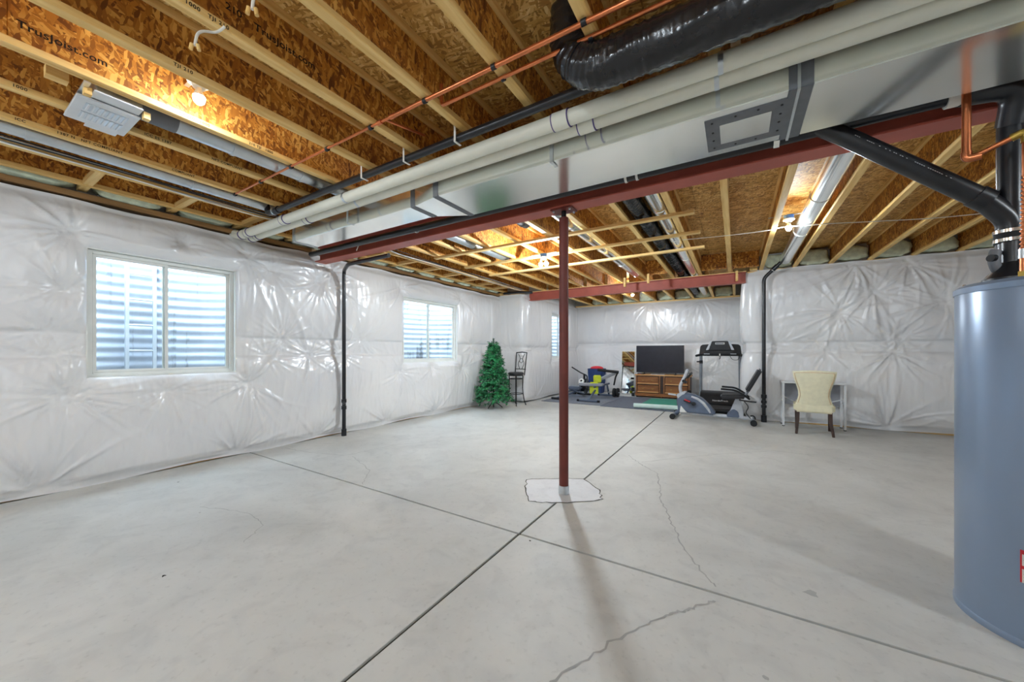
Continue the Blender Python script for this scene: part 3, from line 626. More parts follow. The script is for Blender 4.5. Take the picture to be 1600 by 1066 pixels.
g = G(); g.tube(bend([(-4.14, 1.9, 2.86), (-4.14, 1.9, 2.68), (-3.9, 1.9, 2.68), (1.9, 1.9, 2.685)], .06), .027, 16); part('pipe', g, 'abs', dp)
for x in (-3.93,): g = G(); g.ring((x - .03, 1.9, 2.68), (x + .02, 1.9, 2.68), .027, .035); part('coupling', g, 'abs', dp)
g = G(); g.ring((-4.0, 1.9, 2.68), (-3.985, 1.9, 2.68), .028, .039); part('clamp', g, 'galv_dull', dp)
for x in (JX[5] - .038, JX[6] - .038, JX[7] - .038):
    g = G(); g.box(x - .008, x + .008, 1.868, 1.871, 2.655, ZJ + .03); g.box(x - .008, x + .008, 1.868, 1.93, 2.649, 2.653); part('hanger_strap', g, 'white_plastic', dp, smooth=0)
# black pipe along the beam, elbowing down into the stack over the water heater
SX, SY = 1.19, 2.9
bp = thing('drain_pipe', 'black plastic pipe lying along the steel beam with an elbow at the water heater', 'pipe', (SX, SY, 1.7), 0, 'black drain pipes')
g = G(); g.cyl((-4.85, 2.76, 2.555), (1.06, 2.79, 2.56), .034, 18); part('pipe', g, 'abs', bp)
g = G(); g.tube(bend([(.98, 2.79, 2.56), (SX, 2.84, 2.56), (SX, SY, 2.4)], .13, 8), .052, 20); part('elbow', g, 'abs', bp)
g = G(); g.ring((.93, 2.79, 2.56), (1.0, 2.79, 2.56), .034, .047); co = part('label_sleeve', g, 'paper', bp)
g = G(); g.cyl((SX, SY, 2.45), (SX, SY, 1.95), .046, 22); part('stack', g, 'abs', bp)
g = G(); g.tube(bend([(SX, SY, 2.0), (SX, SY, 1.86), (SX, SY, 1.76)], .05), .05, 22); part('wye', g, 'abs', bp)
for z in (1.86, 1.815): g = G(); g.ring((SX, SY, z - .008), (SX, SY, z + .008), .05, .058, 24); part('clamp', g, 'galv', bp)
g = G(); g.cyl((SX, SY, 1.87), (SX, SY, 1.8), .054, 22); part('rubber_coupling', g, 'rubber', bp)
for x in (-.62, -.7, -2.9): g = G(); g.ring((x - .008, 2.782, 2.557), (x + .008, 2.782, 2.557), .033, .038); part('strap', g, 'white_plastic', bp)
g = G(); g.ring((.2, 2.785, 2.558), (.23, 2.785, 2.558), .033, .041); part('strap', g, 'galv', bp)
dg_ = thing('vent_run', 'thick black plastic pipe slanting down from the trunk duct to the water heater', 'pipe', (.5, 2.78, 2.4), 0, 'black drain pipes')
g = G(); g.tube(bend([(.42, 2.775, 2.575), (.52, 2.785, 2.50), (1.1, 2.88, 2.03), (SX - .005, SY - .005, 1.92), (SX, SY, 1.84)], .1, 8), .047, 22); part('pipe', g, 'abs', dg_)
a = Vector((1.06, 2.873, 2.062)); t = (Vector((1.1, 2.88, 2.03)) - Vector((.52, 2.785, 2.50))).normalized()
g = G(); g.ring(a, a + t * .06, .046, .053, 22); part('hub', g, 'abs', dg_)
q = Vector((.55, 2.79, 2.476))
g = G()
for i in range(46):
    if random.random() < .25: continue
    p = q + t * (.011 * i + .02); d = (Vector((-.28, -.9, .33)) - t * Vector((-.28, -.9, .33)).dot(t)).normalized()
    g.obox(p + d * .0473, (.007, .003, .0016), (0, .68, .16))
po = part('printed_marks', g, 'ink_white', dg_, smooth=0); po['kind'] = 'stuff'
# left standpipe
lp = thing('standpipe', 'black vertical drain pipe against the window wall under the beam end', 'pipe', (-4.98, 3.33, 0), 0, 'standpipes')
g = G(); g.tube(bend([(-4.98, 3.33, .0), (-4.98, 3.33, 2.46), (-4.6, 3.14, 2.472), (-3.75, 3.13, 2.476)], .08), .027, 16); part('pipe', g, 'abs', lp)
for z in (.42, .52): g = G(); g.ring((-4.98, 3.33, z - .025), (-4.98, 3.33, z + .025), .027, .036); part('coupling', g, 'abs', lp)
g = G(); g.cyl((-4.98, 3.33, .48), (-4.93, 3.29, .5), .022, 14); part('cleanout', g, 'abs', lp)
g = G(); g.lathe([(.036, 0), (.036, .1), (.03, .1)], (-4.98, 3.33, .0)); part('base_hub', g, 'abs', lp)
rp = thing('standpipe', 'black vertical drain pipe at the wall corner between treadmill and desk', 'pipe', (.43, 7.88, 0), 0, 'standpipes')
g = G(); g.tube(bend([(.43, 7.88, 0), (.43, 7.88, 2.56), (.72, 7.84, 2.86), (.78, 7.84, 3.0)], .06), .029, 16); part('pipe', g, 'abs', rp)
for z, w in ((.46, .03), (.36, .022), (.28, .022), (.06, .06)): g = G(); g.ring((.43, 7.88, z - w), (.43, 7.88, z + w), .029, .043); part('coupling', g, 'abs', rp)
g = G(); p0 = Vector((.555, 7.863, 2.69)); t2 = (Vector((.72, 7.84, 2.86)) - Vector((.43, 7.88, 2.56))).normalized(); g.ring(p0, p0 + t2 * .1, .028, .038); part('coupling', g, 'abs', rp)
g = G(); g.ring(p0 - t2 * .012, p0 - t2 * .002, .029, .035); part('clamp', g, 'galv', rp)
# ---- copper
cp = thing('copper_pipe', 'long copper water pipe crossing under the joists', 'pipe', (-3.95, 1.555, 2.722), 0, 'copper pipes under the joists')
g = G(); g.cyl((-3.97, 1.555, 2.725), (-1.83, 1.555, 2.725), .0085, 12); part('pipe', g, 'copper', cp)
g = G(); g.cyl((-1.83, 1.555, 2.725), (2.2, 1.575, 2.722), .0125, 12); part('pipe', g, 'copper', cp)
for x in (-1.83, -1.95): g = G(); g.ring((x - .02, 1.555, 2.725), (x + .02, 1.555, 2.725), .008, .0145, 14); part('coupling', g, 'copper', cp)
for k in range(2, 14):
    if JX[k] > 2: break
    g = G(); g.ring((JX[k] - .012, 1.558, 2.724), (JX[k] + .012, 1.558, 2.724), .009, .0155, 12); part('clip', g, 'black', cp)
g = G(); g.cyl((-1.9, 1.555, 2.728), (-1.9, 1.9, 2.8), .0085, 10); part('branch', g, 'copper', cp)
cq = thing('copper_pipe', 'second copper pipe beside it, starting at the joist left of the black duct', 'pipe', (-1.52, 1.645, 2.722), 0, 'copper pipes under the joists')
g = G(); g.tube(bend([(-1.5, 1.64, 2.85), (-1.5, 1.64, 2.722), (2.2, 1.66, 2.722)], .03), .0105, 12); part('pipe', g, 'copper', cq)
for k in range(8, 14):
    g = G(); g.ring((JX[k] - .01, 1.65, 2.722), (JX[k] + .01, 1.65, 2.722), .01, .0145, 12); part('clip', g, 'black', cq)
cs = thing('copper_supply', 'copper supply pipe dropping from the duct and turning to the water heater', 'pipe', (.985, 2.74, 2.22), 0, 'copper water heater pipes')
g = G(); g.cyl((.985, 2.745, 2.6), (.985, 2.745, 2.235), .0165, 14); part('riser', g, 'copper', cs)
g = G(); g.tube(bend([(.985, 2.745, 2.25), (.985, 2.745, 2.215), (1.03, 2.73, 2.215)], .028), .019, 14); part('elbow', g, 'copper', cs)
g = G(); g.cyl((1.0, 2.74, 2.215), (1.13, 2.655, 2.26), .012, 12); part('arm', g, 'copper', cs)
g = G(); g.tube(bend([(1.10, 2.675, 2.25), (1.135, 2.65, 2.262), (1.135, 2.65, 2.21)], .025), .018, 14); part('elbow', g, 'brass', cs)
g = G(); g.cyl((1.135, 2.65, 2.23), (1.135, 2.65, 2.06), .014, 14); part('drop', g, 'copper', cs)
prof = []; g = G()
pts = [Vector((1.135, 2.65, 2.06)) + (Vector((1.16, 2.72, 1.73)) - Vector((1.135, 2.65, 2.06))) * (i / 70) for i in range(71)]
g.tube(pts, [.0145 + .0035 * math.cos(i * 1.57) for i in range(71)], 14); part('corrugated_hose', g, 'copper', cs, smooth=80)
g = G(); g.cyl((1.16, 2.72, 1.735), (1.16, 2.72, 1.69), .021, 14); part('sleeve', g, 'galv_dull', cs)
g = G(); g.cyl((1.16, 2.72, 1.69), (1.16, 2.72, 1.625), .017, 14); part('fitting', g, 'copper', cs)
g = G(); g.cyl((1.16, 2.72, 1.63), (1.16, 2.72, 1.585), .022, 6); part('hex_nut', g, 'brass', cs)
# ---- round ducts
def round_duct(label, x, y0, y1, z, r, mat='galv', group='round ducts in the joist bays', rings=(), n=28):
    o = thing('round_duct', label, 'duct', (x, y0, z), 0, group)
    g = G(); g.cyl((x, y0, z), (x, y1, z), r, n); part('pipe', g, mat, o)
    for y in rings: g = G(); g.ring((x, y - .012, z), (x, y + .012, z), r - .001, r + .006, n); part('crimp_ring', g, mat, o)
    return o
d1 = round_duct('round galvanised duct leading from the fan box between joists', -3.24, .8, 5.1, 2.815, .072, 'galv_dull', rings=(1.25, 1.75, 2.5, 4.2))
g = G(); g.cyl((-3.24, .72, 2.815), (-3.24, .92, 2.815), .076, 26); part('boot_collar', g, 'sealant', d1)
round_duct('thin galvanised duct nearest the window wall, above the grey cables', -4.17, YF, 1.95, 2.775, .056, 'galv_dull', rings=(.4, 1.3))
round_duct('round galvanised duct in the bay behind the red post', -1.74, 3.2, 7.7, 2.865, .085, 'galv', rings=(4.3, 5.5, 6.6))
round_duct('round galvanised duct beside the black flexible one', -.70, 3.2, 10.9, 2.835, .085, 'galv', rings=(4.2, 5.4, 6.6))
round_duct('large round galvanised duct running to the wall above the desk side', .735, 3.1, 7.76, 2.84, .092, 'galv', rings=(4.75, 6.0))
round_duct('short dark round duct peeking over the beam left of the post', -2.24, 3.1, 4.0, 2.87, .07, 'sealant', rings=(3.9,))
def flex(label, pts, r, pitch=.03, mat='abs', seed=1, amp=.006):
    rr = random.Random(seed); P = []
    pts = [Vector(p) for p in pts]
    for a, b in zip(pts[:-1], pts[1:]):
        m = max(2, int((b - a).length / (pitch / 3)))
        for k in range(m): P.append(a + (b - a) * (k / m))
    P.append(pts[-1]); o = thing('flexible_duct', label, 'duct', P[0], 0, 'black flexible ducts')
    rs = [r + amp * math.sin(i * 2.09) + rr.uniform(-amp, amp) * .7 for i in range(len(P))]
    g = G(); g.tube(P, rs, 28)
    v2 = []
    for i, p in enumerate(g.v):
        j = i // 28; c = P[min(j, len(P) - 1)]; k = i % 28; w = 1 + .035 * math.sin(k * 1.9 + j * .31 + seed) + .02 * math.sin(k * 4.1 - j * .5); v2.append(Vector(c) + (Vector(p) - Vector(c)) * w)
    g.v = [tuple(p) for p in v2]; part('sleeve', g, 'bag', o, smooth=80); return o
M['bag'] = simple('black_poly_sleeve', lin(30, 29, 31), .22, 0, .2, 20, .25)
fd = flex('fat black plastic wrapped flexible duct hanging below the joists', bend([(-.71, 1.72, 2.97), (-.71, 1.72, 2.74), (-.60, 1.73, 2.635), (-.4, 1.735, 2.632), (.6, 1.735, 2.634), (2.1, 1.735, 2.634)], .1, 8), .098, .05, amp=.0025)
flex('black plastic wrapped flexible duct between joists beyond the beam', [(-.93, 3.2, 2.845), (-.92, 5, 2.835), (-.92, 7.0, 2.845), (-.9, 10.9, 2.85)], .082, .06, seed=4)

# ---- cables
def cable(label, pts, r, mat, group='cables along the window wall'):
    g = G(); g.tube(bend(pts, .2, 6), r, 8); o = mesh_obj('cable', g, mat, None, smooth=80); return tag(o, label, 'cable', group)
for i in range(5):
    dx = [-4.29, -4.27, -4.31, -4.255, -4.335][i]; m = ['cable_grey', 'cable_black', 'cable_white', 'cable_black', 'cable_grey'][i]
    pts = [(dx + .05 * math.sin(i), YF, ZJ - .01)]
    for y in (-1.2, .2, .9, 1.6, 2.0): pts.append((dx + .02 * math.sin(y * 2 + i), y, ZJ - .014 - .016 * (i % 3) - .01 * math.sin(y * 3 + i)))
    pts += [(dx, 2.6, 2.8), (dx + .03, 3.4, 2.76)]
    for y in (3.7, 4.5, 5.5, 6.5, 7.5): pts.append((dx + .05 * math.sin(y * 1.3 + i * 1.1), y, ZJ - .012 - .012 * (i % 3)))
    cable('%s cable of the bundle under the joists by the window wall, %s from the wall' % ({'cable_grey': 'grey', 'cable_black': 'black', 'cable_white': 'white'}[m], ['third', 'fourth', 'second', 'fifth', 'first'][i]), pts, .0055, m)
cable('thin white cable looping across the ceiling past the desk-side bulb', [(-.6, 5.3, 2.735), (-.1, 5.35, 2.72), (.15, 5.4, 2.725), (.38, 5.42, 2.732), (.5, 5.46, 2.76), (.68, 5.45, 2.735), (.9, 5.5, 2.733), (1.37, 5.7, 2.735), (1.86, 5.9, 2.735), (2.4, 6.0, 2.735)], .005, 'cable_white', None)
cable('white cable clipped round the window-wall end of the long beam', [(-4.0, 2.88, 2.66), (-3.98, 2.87, 2.6), (-4.05, 2.88, 2.52)], .005, 'cable_white', None)
def pigtail(label, pts):
    o = thing('wire_pigtail', label, 'wire', pts[0], 0, 'capped wires hanging from joists')
    g = G(); g.tube(bend(pts, .08, 8), .0055, 10); part('wire', g, 'cable_white', o)
    p = Vector(pts[-1])
    for dx in (-.008, .008): g = G(); g.cyl(p + Vector((dx, dx, .006)), p + Vector((dx * 1.4, dx * 1.4, -.02)), .0075, 8); part('cap', g, 'lumber', o)
pigtail('capped white wire curling down from the joist right of the nearest bulb', [(-2.0, .74, 2.745), (-2.03, .72, 2.715), (-2.03, .65, 2.675), (-2.03, .64, 2.60)])
pigtail('capped white wire hanging at the top edge of the view', [(-1.5, .68, 2.76), (-1.53, .68, 2.68), (-1.54, .66, 2.585), (-1.54, .655, 2.53)])

# ---- lamps
def lamp(label, x, y, zb, power, two=False):
    """keyless holder with bare bulb; zb = height of the holder's back"""
    o = thing('ceiling_lamp', label, 'lamp', (x, y, zb), 0, 'bare bulb ceiling lamps')
    g = G(); g.cyl((x, y, zb + .045), (x, y, zb), .05, 20); part('junction_box', g, 'blue_box', o)
    g = G(); g.box(x - .2, x + .21, y - .012, y + .012, zb + .045, zb + .05); part('bar_hanger', g, 'galv_dull', o, smooth=0)
    g = G(); g.lathe([(.055, 0), (.06, -.006), (.058, -.014), (.036, -.022), (.032, -.04), (.024, -.042), (.0, -.042)], (x, y, zb), 28); part('holder', g, 'white_plastic', o, smooth=30)
    key = 'bulb_%g' % power
    if key not in M: M[key] = glow('lit_bulb', BCOL, BULB * power)
    for s in ((-1, 1) if two else (0,)):
        cx = x + s * .045; zz = zb - .04
        g = G(); g.lathe([(.0, -.1), (.014, -.098), (.026, -.085), (.031, -.066), (.0302, -.054), (.0, -.0535)], (cx, y, zz), 16); part('bulb', g, key, o, smooth=80)
        g = G(); g.lathe([(.0, 0.002), (.0145, 0.002), (.0145, -.012), (.022, -.03), (.0305, -.052), (.0285, -.053), (.0, -.053)], (cx, y, zz), 16); part('bulb_collar', g, 'white_plastic', o, smooth=80)
    return o
lamp('bare bulb in a white holder, nearest the window wall and fan box', -2.79, .9, 2.90, .45)
lamp('twin bare bulbs under the joists just behind the red post', -2.45, 4.90, 2.67, 3.8, two=True)
lamp('bare bulb beyond the far beam over the exercise alcove', -2.15, 9.15, 2.75, 2.8)
lamp('bare bulb on the joist above the desk side', .54, 5.42, 2.83, 1.6)
lamp('added unseen fill bulb over the floor behind the viewer', -.6, -1.5, 2.72, 3.2)  # fill lamp added out of view to brighten the near floor
lamp('added unseen fill bulb beyond the water heater by the side wall', 3.1, 1.2, 2.72, 3.2)  # assumed fixture, added unseen to even out the light
lamp('added unseen fill bulb behind the viewer near the window wall', -3.3, -1.6, 2.72, 2.8)  # another added fill bulb out of view, for the near window wall

o = thing('drain_elbow', 'short black pipe bend over the jutting wall corner at the far beam end', 'pipe', (-4.5, 7.72, 2.7), 0, 'black drain pipes')
g = G(); g.tube(bend([(-4.92, 7.64, 2.70), (-4.5, 7.64, 2.70), (-4.3, 7.72, 2.69), (-4.2, 7.8, 2.69)], .12), .03, 14); part('pipe', g, 'abs', o)
g = G(); g.ring((-4.8, 7.64, 2.70), (-4.74, 7.64, 2.70), .03, .038); part('coupling', g, 'abs', o)
# ---- bath-fan box with grille between joists
fb = thing('fan_box', 'white metal ceiling fan box with louvred grille between joists', 'fan box', (-3.28, .63, 2.70))
g = G(); g.box(-3.46, -3.08, .53, .72, 2.725, 2.9); part('housing', g, 'galv_dull', fb, smooth=0, bevel=.004)
g = G(); g.box(-3.52, -3.16, .47, .73, 2.702, 2.712); gr = part('grille_frame', g, 'white_metal', fb, smooth=0, bevel=.003)
for x in (-3.27, -3.4):
    g = G(); g.box(x - .05, x + .05, .515, .69, 2.6985, 2.7025); gi = part('mesh_insert', g, 'galv_dull', gr, smooth=0)
    for i in range(8): yy_ = .525 + i * .0215; g = G(); g.box(x - .046, x + .046, yy_, yy_ + .008, 2.695, 2.6985); part('louvre', g, 'white_metal', gr, smooth=0)
g = G(); g.box(-3.57, -3.5, .56, .7, 2.704, 2.71); part('flange', g, 'white_metal', fb, smooth=0)
g = G(); g.box(-3.16, -3.06, .52, .72, 2.715, 2.722); part('flange', g, 'white_metal', fb, smooth=0, bevel=.002)
g = G(); g.box(-3.52, -3.02, .475, .5, 2.722, 2.73); part('mounting_bar', g, 'galv_dull', fb, smooth=0)
for x, y in ((-3.1, .5), (-3.12, .745)): g = G(); g.box(x - .02, x + .02, y - .015, y + .015, 2.69, 2.73); part('wood_shim', g, 'lumber', fb, smooth=0)
g = G(); g.box(-3.2, -3.14, .36, .44, 2.74, 2.8); part('nailing_scrap', g, 'lumber', fb, smooth=0)

# ================================================================== WATER HEATER
HX, HY, HR = 1.262, 2.672, .325
wh = thing('water_heater', 'tall blue-grey cylindrical water heater cut by the picture edge', 'water heater', (HX, HY, 0))
g = G(); g.lathe([(HR - .02, .012), (HR, .03), (HR, 1.535), (HR - .004, 1.55)], (HX, HY, 0), 72); part('tank', g, 'tank', wh, smooth=30)
g = G(); g.lathe([(HR - .01, 0), (HR + .004, 0), (HR + .005, .022), (HR, .03)], (HX, HY, 0), 72); part('base_ring', g, 'tank', wh)
g = G(); g.lathe([(HR + .004, 1.53), (HR + .005, 1.556), (HR - .012, 1.572), (0, 1.582)], (HX, HY, 0), 72); lid = part('top_cap', g, 'tank', wh, smooth=30)
for a in (1.9, 2.5, 3.1): g = G(); g.sphere((HX + math.cos(a) * (HR - .02), HY + math.sin(a) * (HR - .02), 1.572), .008, 8, 6); part('screw', g, 'galv', lid)
g = G(); g.lathe([(.11, 1.58), (.11, 1.62), (.08, 1.66), (.056, 1.7), (.056, 1.8)], (SX + .01, SY - .02, 0), 28); vb_ = part('vent_hood', g, 'abs', wh, smooth=30)
g = G(); g.tube(arc((SX, SY, 1.72), .085, 2.6, 4.9, 12, (.85, .52, 0), (0, 0, 1)), .022, 12, flat=.6); part('vent_ear', g, 'sealant', vb_)
g = G(); g.cyl((SX - .075, SY - .05, 1.725), (SX - .09, SY - .06, 1.725), .018, 12); part('vent_plug', g, 'black', vb_)
# sticker on the tank
def on_tank(a0, a1, z0, z1, off, n=8):
    g = G(); vs = []
    for i in range(n + 1):
        a = a0 + (a1 - a0) * i / n
        for z in (z0, z1): vs.append((HX + math.cos(a) * (HR + off), HY + math.sin(a) * (HR + off), z))
    g.add(vs, [(2 * i, 2 * i + 2, 2 * i + 3, 2 * i + 1) for i in range(n)]); return g
A0 = math.radians(225); A1 = A0 + .45
st = part('warning_sticker', on_tank(A0, A1, .275, .41, .0012), 'paper', wh)
part('red_band', on_tank(A0, A1, .395, .413, .0018), 'red', st); part('red_band', on_tank(A0, A1, .333, .347, .0018), 'red', st); part('red_band', on_tank(A0 - .012, A0 + .004, .275, .413, .0018), 'red', st)
for z in (.37, .36, .31, .297, .285): part('text_line', on_tank(A0 + .02, A1 - .05, z, z + .004, .002), 'ink', st)

# ================================================================== FURNISHINGS
# ---- artificial tree
TX, TY = -4.60, 6.72
tr = thing('christmas_tree', 'undecorated green artificial Christmas tree in the wall corner', 'tree', (TX, TY, 0))
g = G(); g.cyl((TX, TY, .02), (TX, TY, 1.45), .014, 10); part('pole', g, 'black_metal', tr)
for i in range(3):
    a = .5 + i * 2.09; g = G(); g.tube(bend([(TX, TY, .12), (TX + math.cos(a) * .1, TY + math.sin(a) * .1, .1), (TX + math.cos(a) * .2, TY + math.sin(a) * .2, .012)], .05), .01, 8); part('stand_leg', g, 'black_metal', tr)
def foliage(seed, n, mat):
    r = random.Random(seed); g = G()
    for i in range(n):
        u = r.random(); z = .2 + 1.28 * (1 - (1 - u) ** .62) if i % 3 else r.uniform(.18, 1.4)
        R = max(.03, .365 * (1 - (z - .14) / 1.38) ** .85); a = r.uniform(0, 6.283); rr = R * r.uniform(.2, 1.12) ** .5 * (1 + .13 * math.sin(a * 5 + z * 17))
        c = Vector((TX + math.cos(a) * rr, TY + math.sin(a) * rr, z - .07 * rr / .4)); d = Vector((math.cos(a + r.uniform(-.6, .6)), math.sin(a + r.uniform(-.6, .6)), r.uniform(-.25, .55))).normalized()
        L = r.uniform(.06, .11); s = d.cross(Vector((0, 0, 1))).normalized(); u2 = s.cross(d)
        for k in range(7):
            q = k * .9 + r.random(); e = (s * math.cos(q) + u2 * math.sin(q)); b = c + d * L * (k / 7)
            tip = b + (e * .75 + d * .65) * r.uniform(.035, .06); w = d.cross(e).normalized() * .0085
            g.add([b - w, b + w, tip + w * .6, tip - w * .6], [(0, 1, 2, 3)])
    return g
f1 = part('branches', foliage(3, 900, 0), 'needle', tr, smooth=0); f2 = part('branches', foliage(5, 420, 0), 'needle2', tr, smooth=0)
for f in (f1, f2): f['kind'] = 'stuff'
g = G(); g.cyl((TX, TY, 1.42), (TX, TY, 1.55), .012, 8)
for i in range(26):
    a = i * 2.4; z = 1.40 + .14 * i / 26; b = Vector((TX, TY, z)); e = Vector((math.cos(a), math.sin(a), .9)) * .035; w = Vector((-math.sin(a), math.cos(a), 0)) * .005
    g.add([b - w, b + w, b + e + w, b + e - w], [(0, 1, 2, 3)])
part('leader', g, 'needle2', tr, smooth=0)
# ---- bar stool
bs = thing('bar_stool', 'dark metal bar stool with scrolled back beside the tree', 'stool', (-4.40, 7.36, 0), math.radians(-12))
g = G(); g.lathe([(0, .775), (.15, .775), (.178, .765), (.185, .745), (.18, .72), (.16, .71), (0, .71)], (0, 0, 0), 28); part('seat', g, 'pad_black', bs, local=True)
g = G(); g.ring((0, 0, .69), (0, 0, .712), .14, .17); part('seat_ring', g, 'black_metal', bs, local=True)
for a in (45, 135, 225, 315):
    c, s = math.cos(math.radians(a)), math.sin(math.radians(a))
    g = G(); g.tube(bend([(c * .16, s * .16, .7), (c * .155, s * .155, .35), (c * .19, s * .19, .12), (c * .235, s * .235, 0)], .1), .0115, 10); part('leg', g, 'black_metal', bs, local=True)
for z, r_ in ((.27, .165), (.62, .155)):
    g = G(); g.tube(arc((0, 0, z), r_, 0, 2 * math.pi, 28, (1, 0, 0), (0, 1, 0)), .008, 8, caps=False); part('foot_ring', g, 'black_metal', bs, local=True)
for s in (-1, 1):
    g = G(); g.tube(bend([(s * .15, .13, .7), (s * .155, .165, .95), (s * .165, .2, 1.24)], .1), .0115, 10); part('back_post', g, 'black_metal', bs, local=True)
g = G(); g.tube([(-.17, .2, 1.23), (0, .215, 1.245), (.17, .2, 1.23)], .013, 10); part('top_rail', g, 'black_metal', bs, local=True)
g = G(); g.tube([(-.155, .165, .84), (.155, .165, .84)], .009, 8); part('lower_rail', g, 'black_metal', bs, local=True)
for s in (-1, 1):
    g = G(); g.tube(bend([(s * .03, .165, .84), (s * .11, .18, .98), (s * .02, .19, 1.08), (s * .1, .2, 1.2)], .09, 8), .007, 8); part('scroll', g, 'black_metal', bs, local=True)
g = G(); g.tube(arc((0, .185, 1.04), .05, 0, 2 * math.pi, 20, (1, 0, 0), (0, .1, 1)), .006, 8, caps=False); part('scroll', g, 'black_metal', bs, local=True)

# ---- floor mats
for i, (x0, x1, y0, y1, m, lb) in enumerate([(-4.2, -2.66, 8.27, 10.35, 'mat_grey', 'grey foam gym mat under the weight bench'), (-2.65, -1.1, 8.2, 10.3, 'mat_dark', 'darker grey foam gym mat in front of the wooden cabinet')]):
    g = G(); g.box(x0, x1, y0, y1, 0, .012); tag(mesh_obj('gym_mat', g, m, None, smooth=0, bevel=.004), lb, 'mat', 'grey gym mats')
g = G(); g.add([(-1.92, 8.5, .0125), (-1.08, 8.6, .0125), (-1.3, 10.25, .0125), (-1.9, 10.2, .0125), (-1.92, 8.5, .019), (-1.08, 8.6, .019), (-1.3, 10.25, .019), (-1.9, 10.2, .019)], [(0, 3, 2, 1), (4, 5, 6, 7), (0, 1, 5, 4), (1, 2, 6, 5), (2, 3, 7, 6), (3, 0, 4, 7)])
tag(mesh_obj('exercise_mat', g, 'green', None, smooth=0), 'teal green exercise mat spread before the wooden cabinet', 'mat')
g = G(); g.tube([(-1.93, 8.33, .063), (-1.5, 8.36, .063), (-1.0, 8.4, .063)], .051, 18)
fr_ = thing('foam_roll', 'long pale mint foam roll at the front edge of the mats', 'foam roll', (-1.5, 8.36, .012)); part('roll', g, 'mint', fr_)
for x, y in ((-1.93, 8.33), (-1.0, 8.4)):
    g = G(); t = Vector((.93, .07, 0)).normalized() * (-1 if x < -1.5 else 1)
    for r_ in (.012, .024, .036): g.ring(Vector((x, y, .063)) + t * .0, Vector((x, y, .063)) + t * .002, r_ - .002, r_ + .002, 16)
    part('roll_spiral', g, 'green', fr_)

# ---- oak cabinet
CX0, CX1, CY0, CY1 = -2.38, -.99, 10.42, 10.92
cb = thing('media_cabinet', 'brown wooden cabinet with two stacks of drawers under the television', 'cabinet', ((CX0 + CX1) / 2, CY0, 0))
g = G(); g.box(CX0 + .02, CX1 - .02, CY0 + .03, CY1, .07, .6); part('body', g, 'oak_shaded', cb, smooth=0, bevel=.004)
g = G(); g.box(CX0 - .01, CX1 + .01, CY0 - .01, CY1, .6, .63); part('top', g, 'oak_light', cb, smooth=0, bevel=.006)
g = G(); g.box(CX0, CX1, CY0, CY1, .04, .12); part('plinth', g, 'oak', cb, smooth=0, bevel=.005)
xm = (CX0 + CX1) / 2
g = G(); g.box(xm - .04, xm + .04, CY0 + .024, CY0 + .032, .12, .6); part('centre_gap_shade', g, 'walnut', cb, smooth=0)  # dark strip standing in for the shade between the drawer stacks
for (a, b) in ((CX0 + .05, xm - .07), (xm + .07, CX1 - .05)):
    for q in (a - .03, b): g = G(); g.box(q, q + .03, CY0 + .005, CY0 + .05, .12, .6); part('pilaster', g, 'oak', cb, smooth=0, bevel=.004)
    for z0 in (.155, .385):
        g = G(); g.box(a + .02, b - .02, CY0 + .004, CY0 + .03, z0, z0 + .185); dr = part('drawer', g, 'oak', cb, smooth=0, bevel=.006)
        g = G(); g.box(a + .05, b - .05, CY0 - .002, CY0 + .01, z0 + .05, z0 + .16); part('raised_panel', g, 'oak', dr, smooth=0, bevel=.008)
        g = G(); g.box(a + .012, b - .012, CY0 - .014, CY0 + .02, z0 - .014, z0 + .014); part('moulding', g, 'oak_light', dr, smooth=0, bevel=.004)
        for t_ in (.28, .72):
            p = Vector((a + (b - a) * t_, CY0 - .004, z0 + .105)); g = G(); g.tube(arc(p, .022, math.pi, 2 * math.pi, 8, (1, 0, 0), (0, 0, 1)), .004, 6); part('pull', g, 'brass', dr)
for x in (CX0 + .05, xm, CX1 - .05):
    g = G(); g.lathe([(.02, 0), (.035, .02), (.025, .045)], (x, CY0 + .05, 0), 14); part('foot', g, 'walnut', cb)
for i, x in enumerate((CX0 - .035, xm + .67)):
    o = thing('dumbbell', ['black dumbbell standing at the window-side foot of the cabinet', 'black dumbbell standing at the treadmill-side foot of the cabinet'][i], 'dumbbell', (x, CY0 - .08, 0), 0, 'dumbbells by the cabinet')
    for z in (.075, .215): g = G(); g.lathe([(0, z - .05), (.036, z - .05), (.043, z - .035), (.043, z + .035), (.036, z + .05), (0, z + .05)], (x, CY0 - .08, 0), 6); part('weight_head', g, 'rubber', o, smooth=0)
    g = G(); g.cyl((x, CY0 - .08, .1), (x, CY0 - .08, .2), .015, 10); part('grip', g, 'galv_dull', o)
# ---- television
tv = thing('television', 'large dark flat television on the wooden cabinet', 'television', (-1.77, 10.6, .63))
g = G(); g.box(-2.39, -1.16, 10.62, 10.655, .675, 1.425); part('case', g, 'black', tv, smooth=0, bevel=.004)
g = G(); g.box(-2.378, -1.172, 10.617, 10.6205, .69, 1.413); part('screen', g, 'screen', tv, smooth=0)
for x in (-2.18, -1.37):
    g = G(); g.prism([(10.5, .6305), (10.76, .6305), (10.65, .66), (10.65, .69), (10.63, .69), (10.63, .66)], 'x', x - .012, x + .012); part('foot', g, 'black', tv, smooth=0)
o = thing('media_box', 'small dark box with a red light strip on the cabinet top', 'media box', (-2.25, 10.52, .63)); g = G(); g.box(-2.33, -2.2, 10.47, 10.55, .631, .655); part('case', g, 'black', o, smooth=0, bevel=.004); g = G(); g.box(-2.29, -2.24, 10.469, 10.4705, .64, .646); part('light_strip', g, 'red', o, smooth=0)
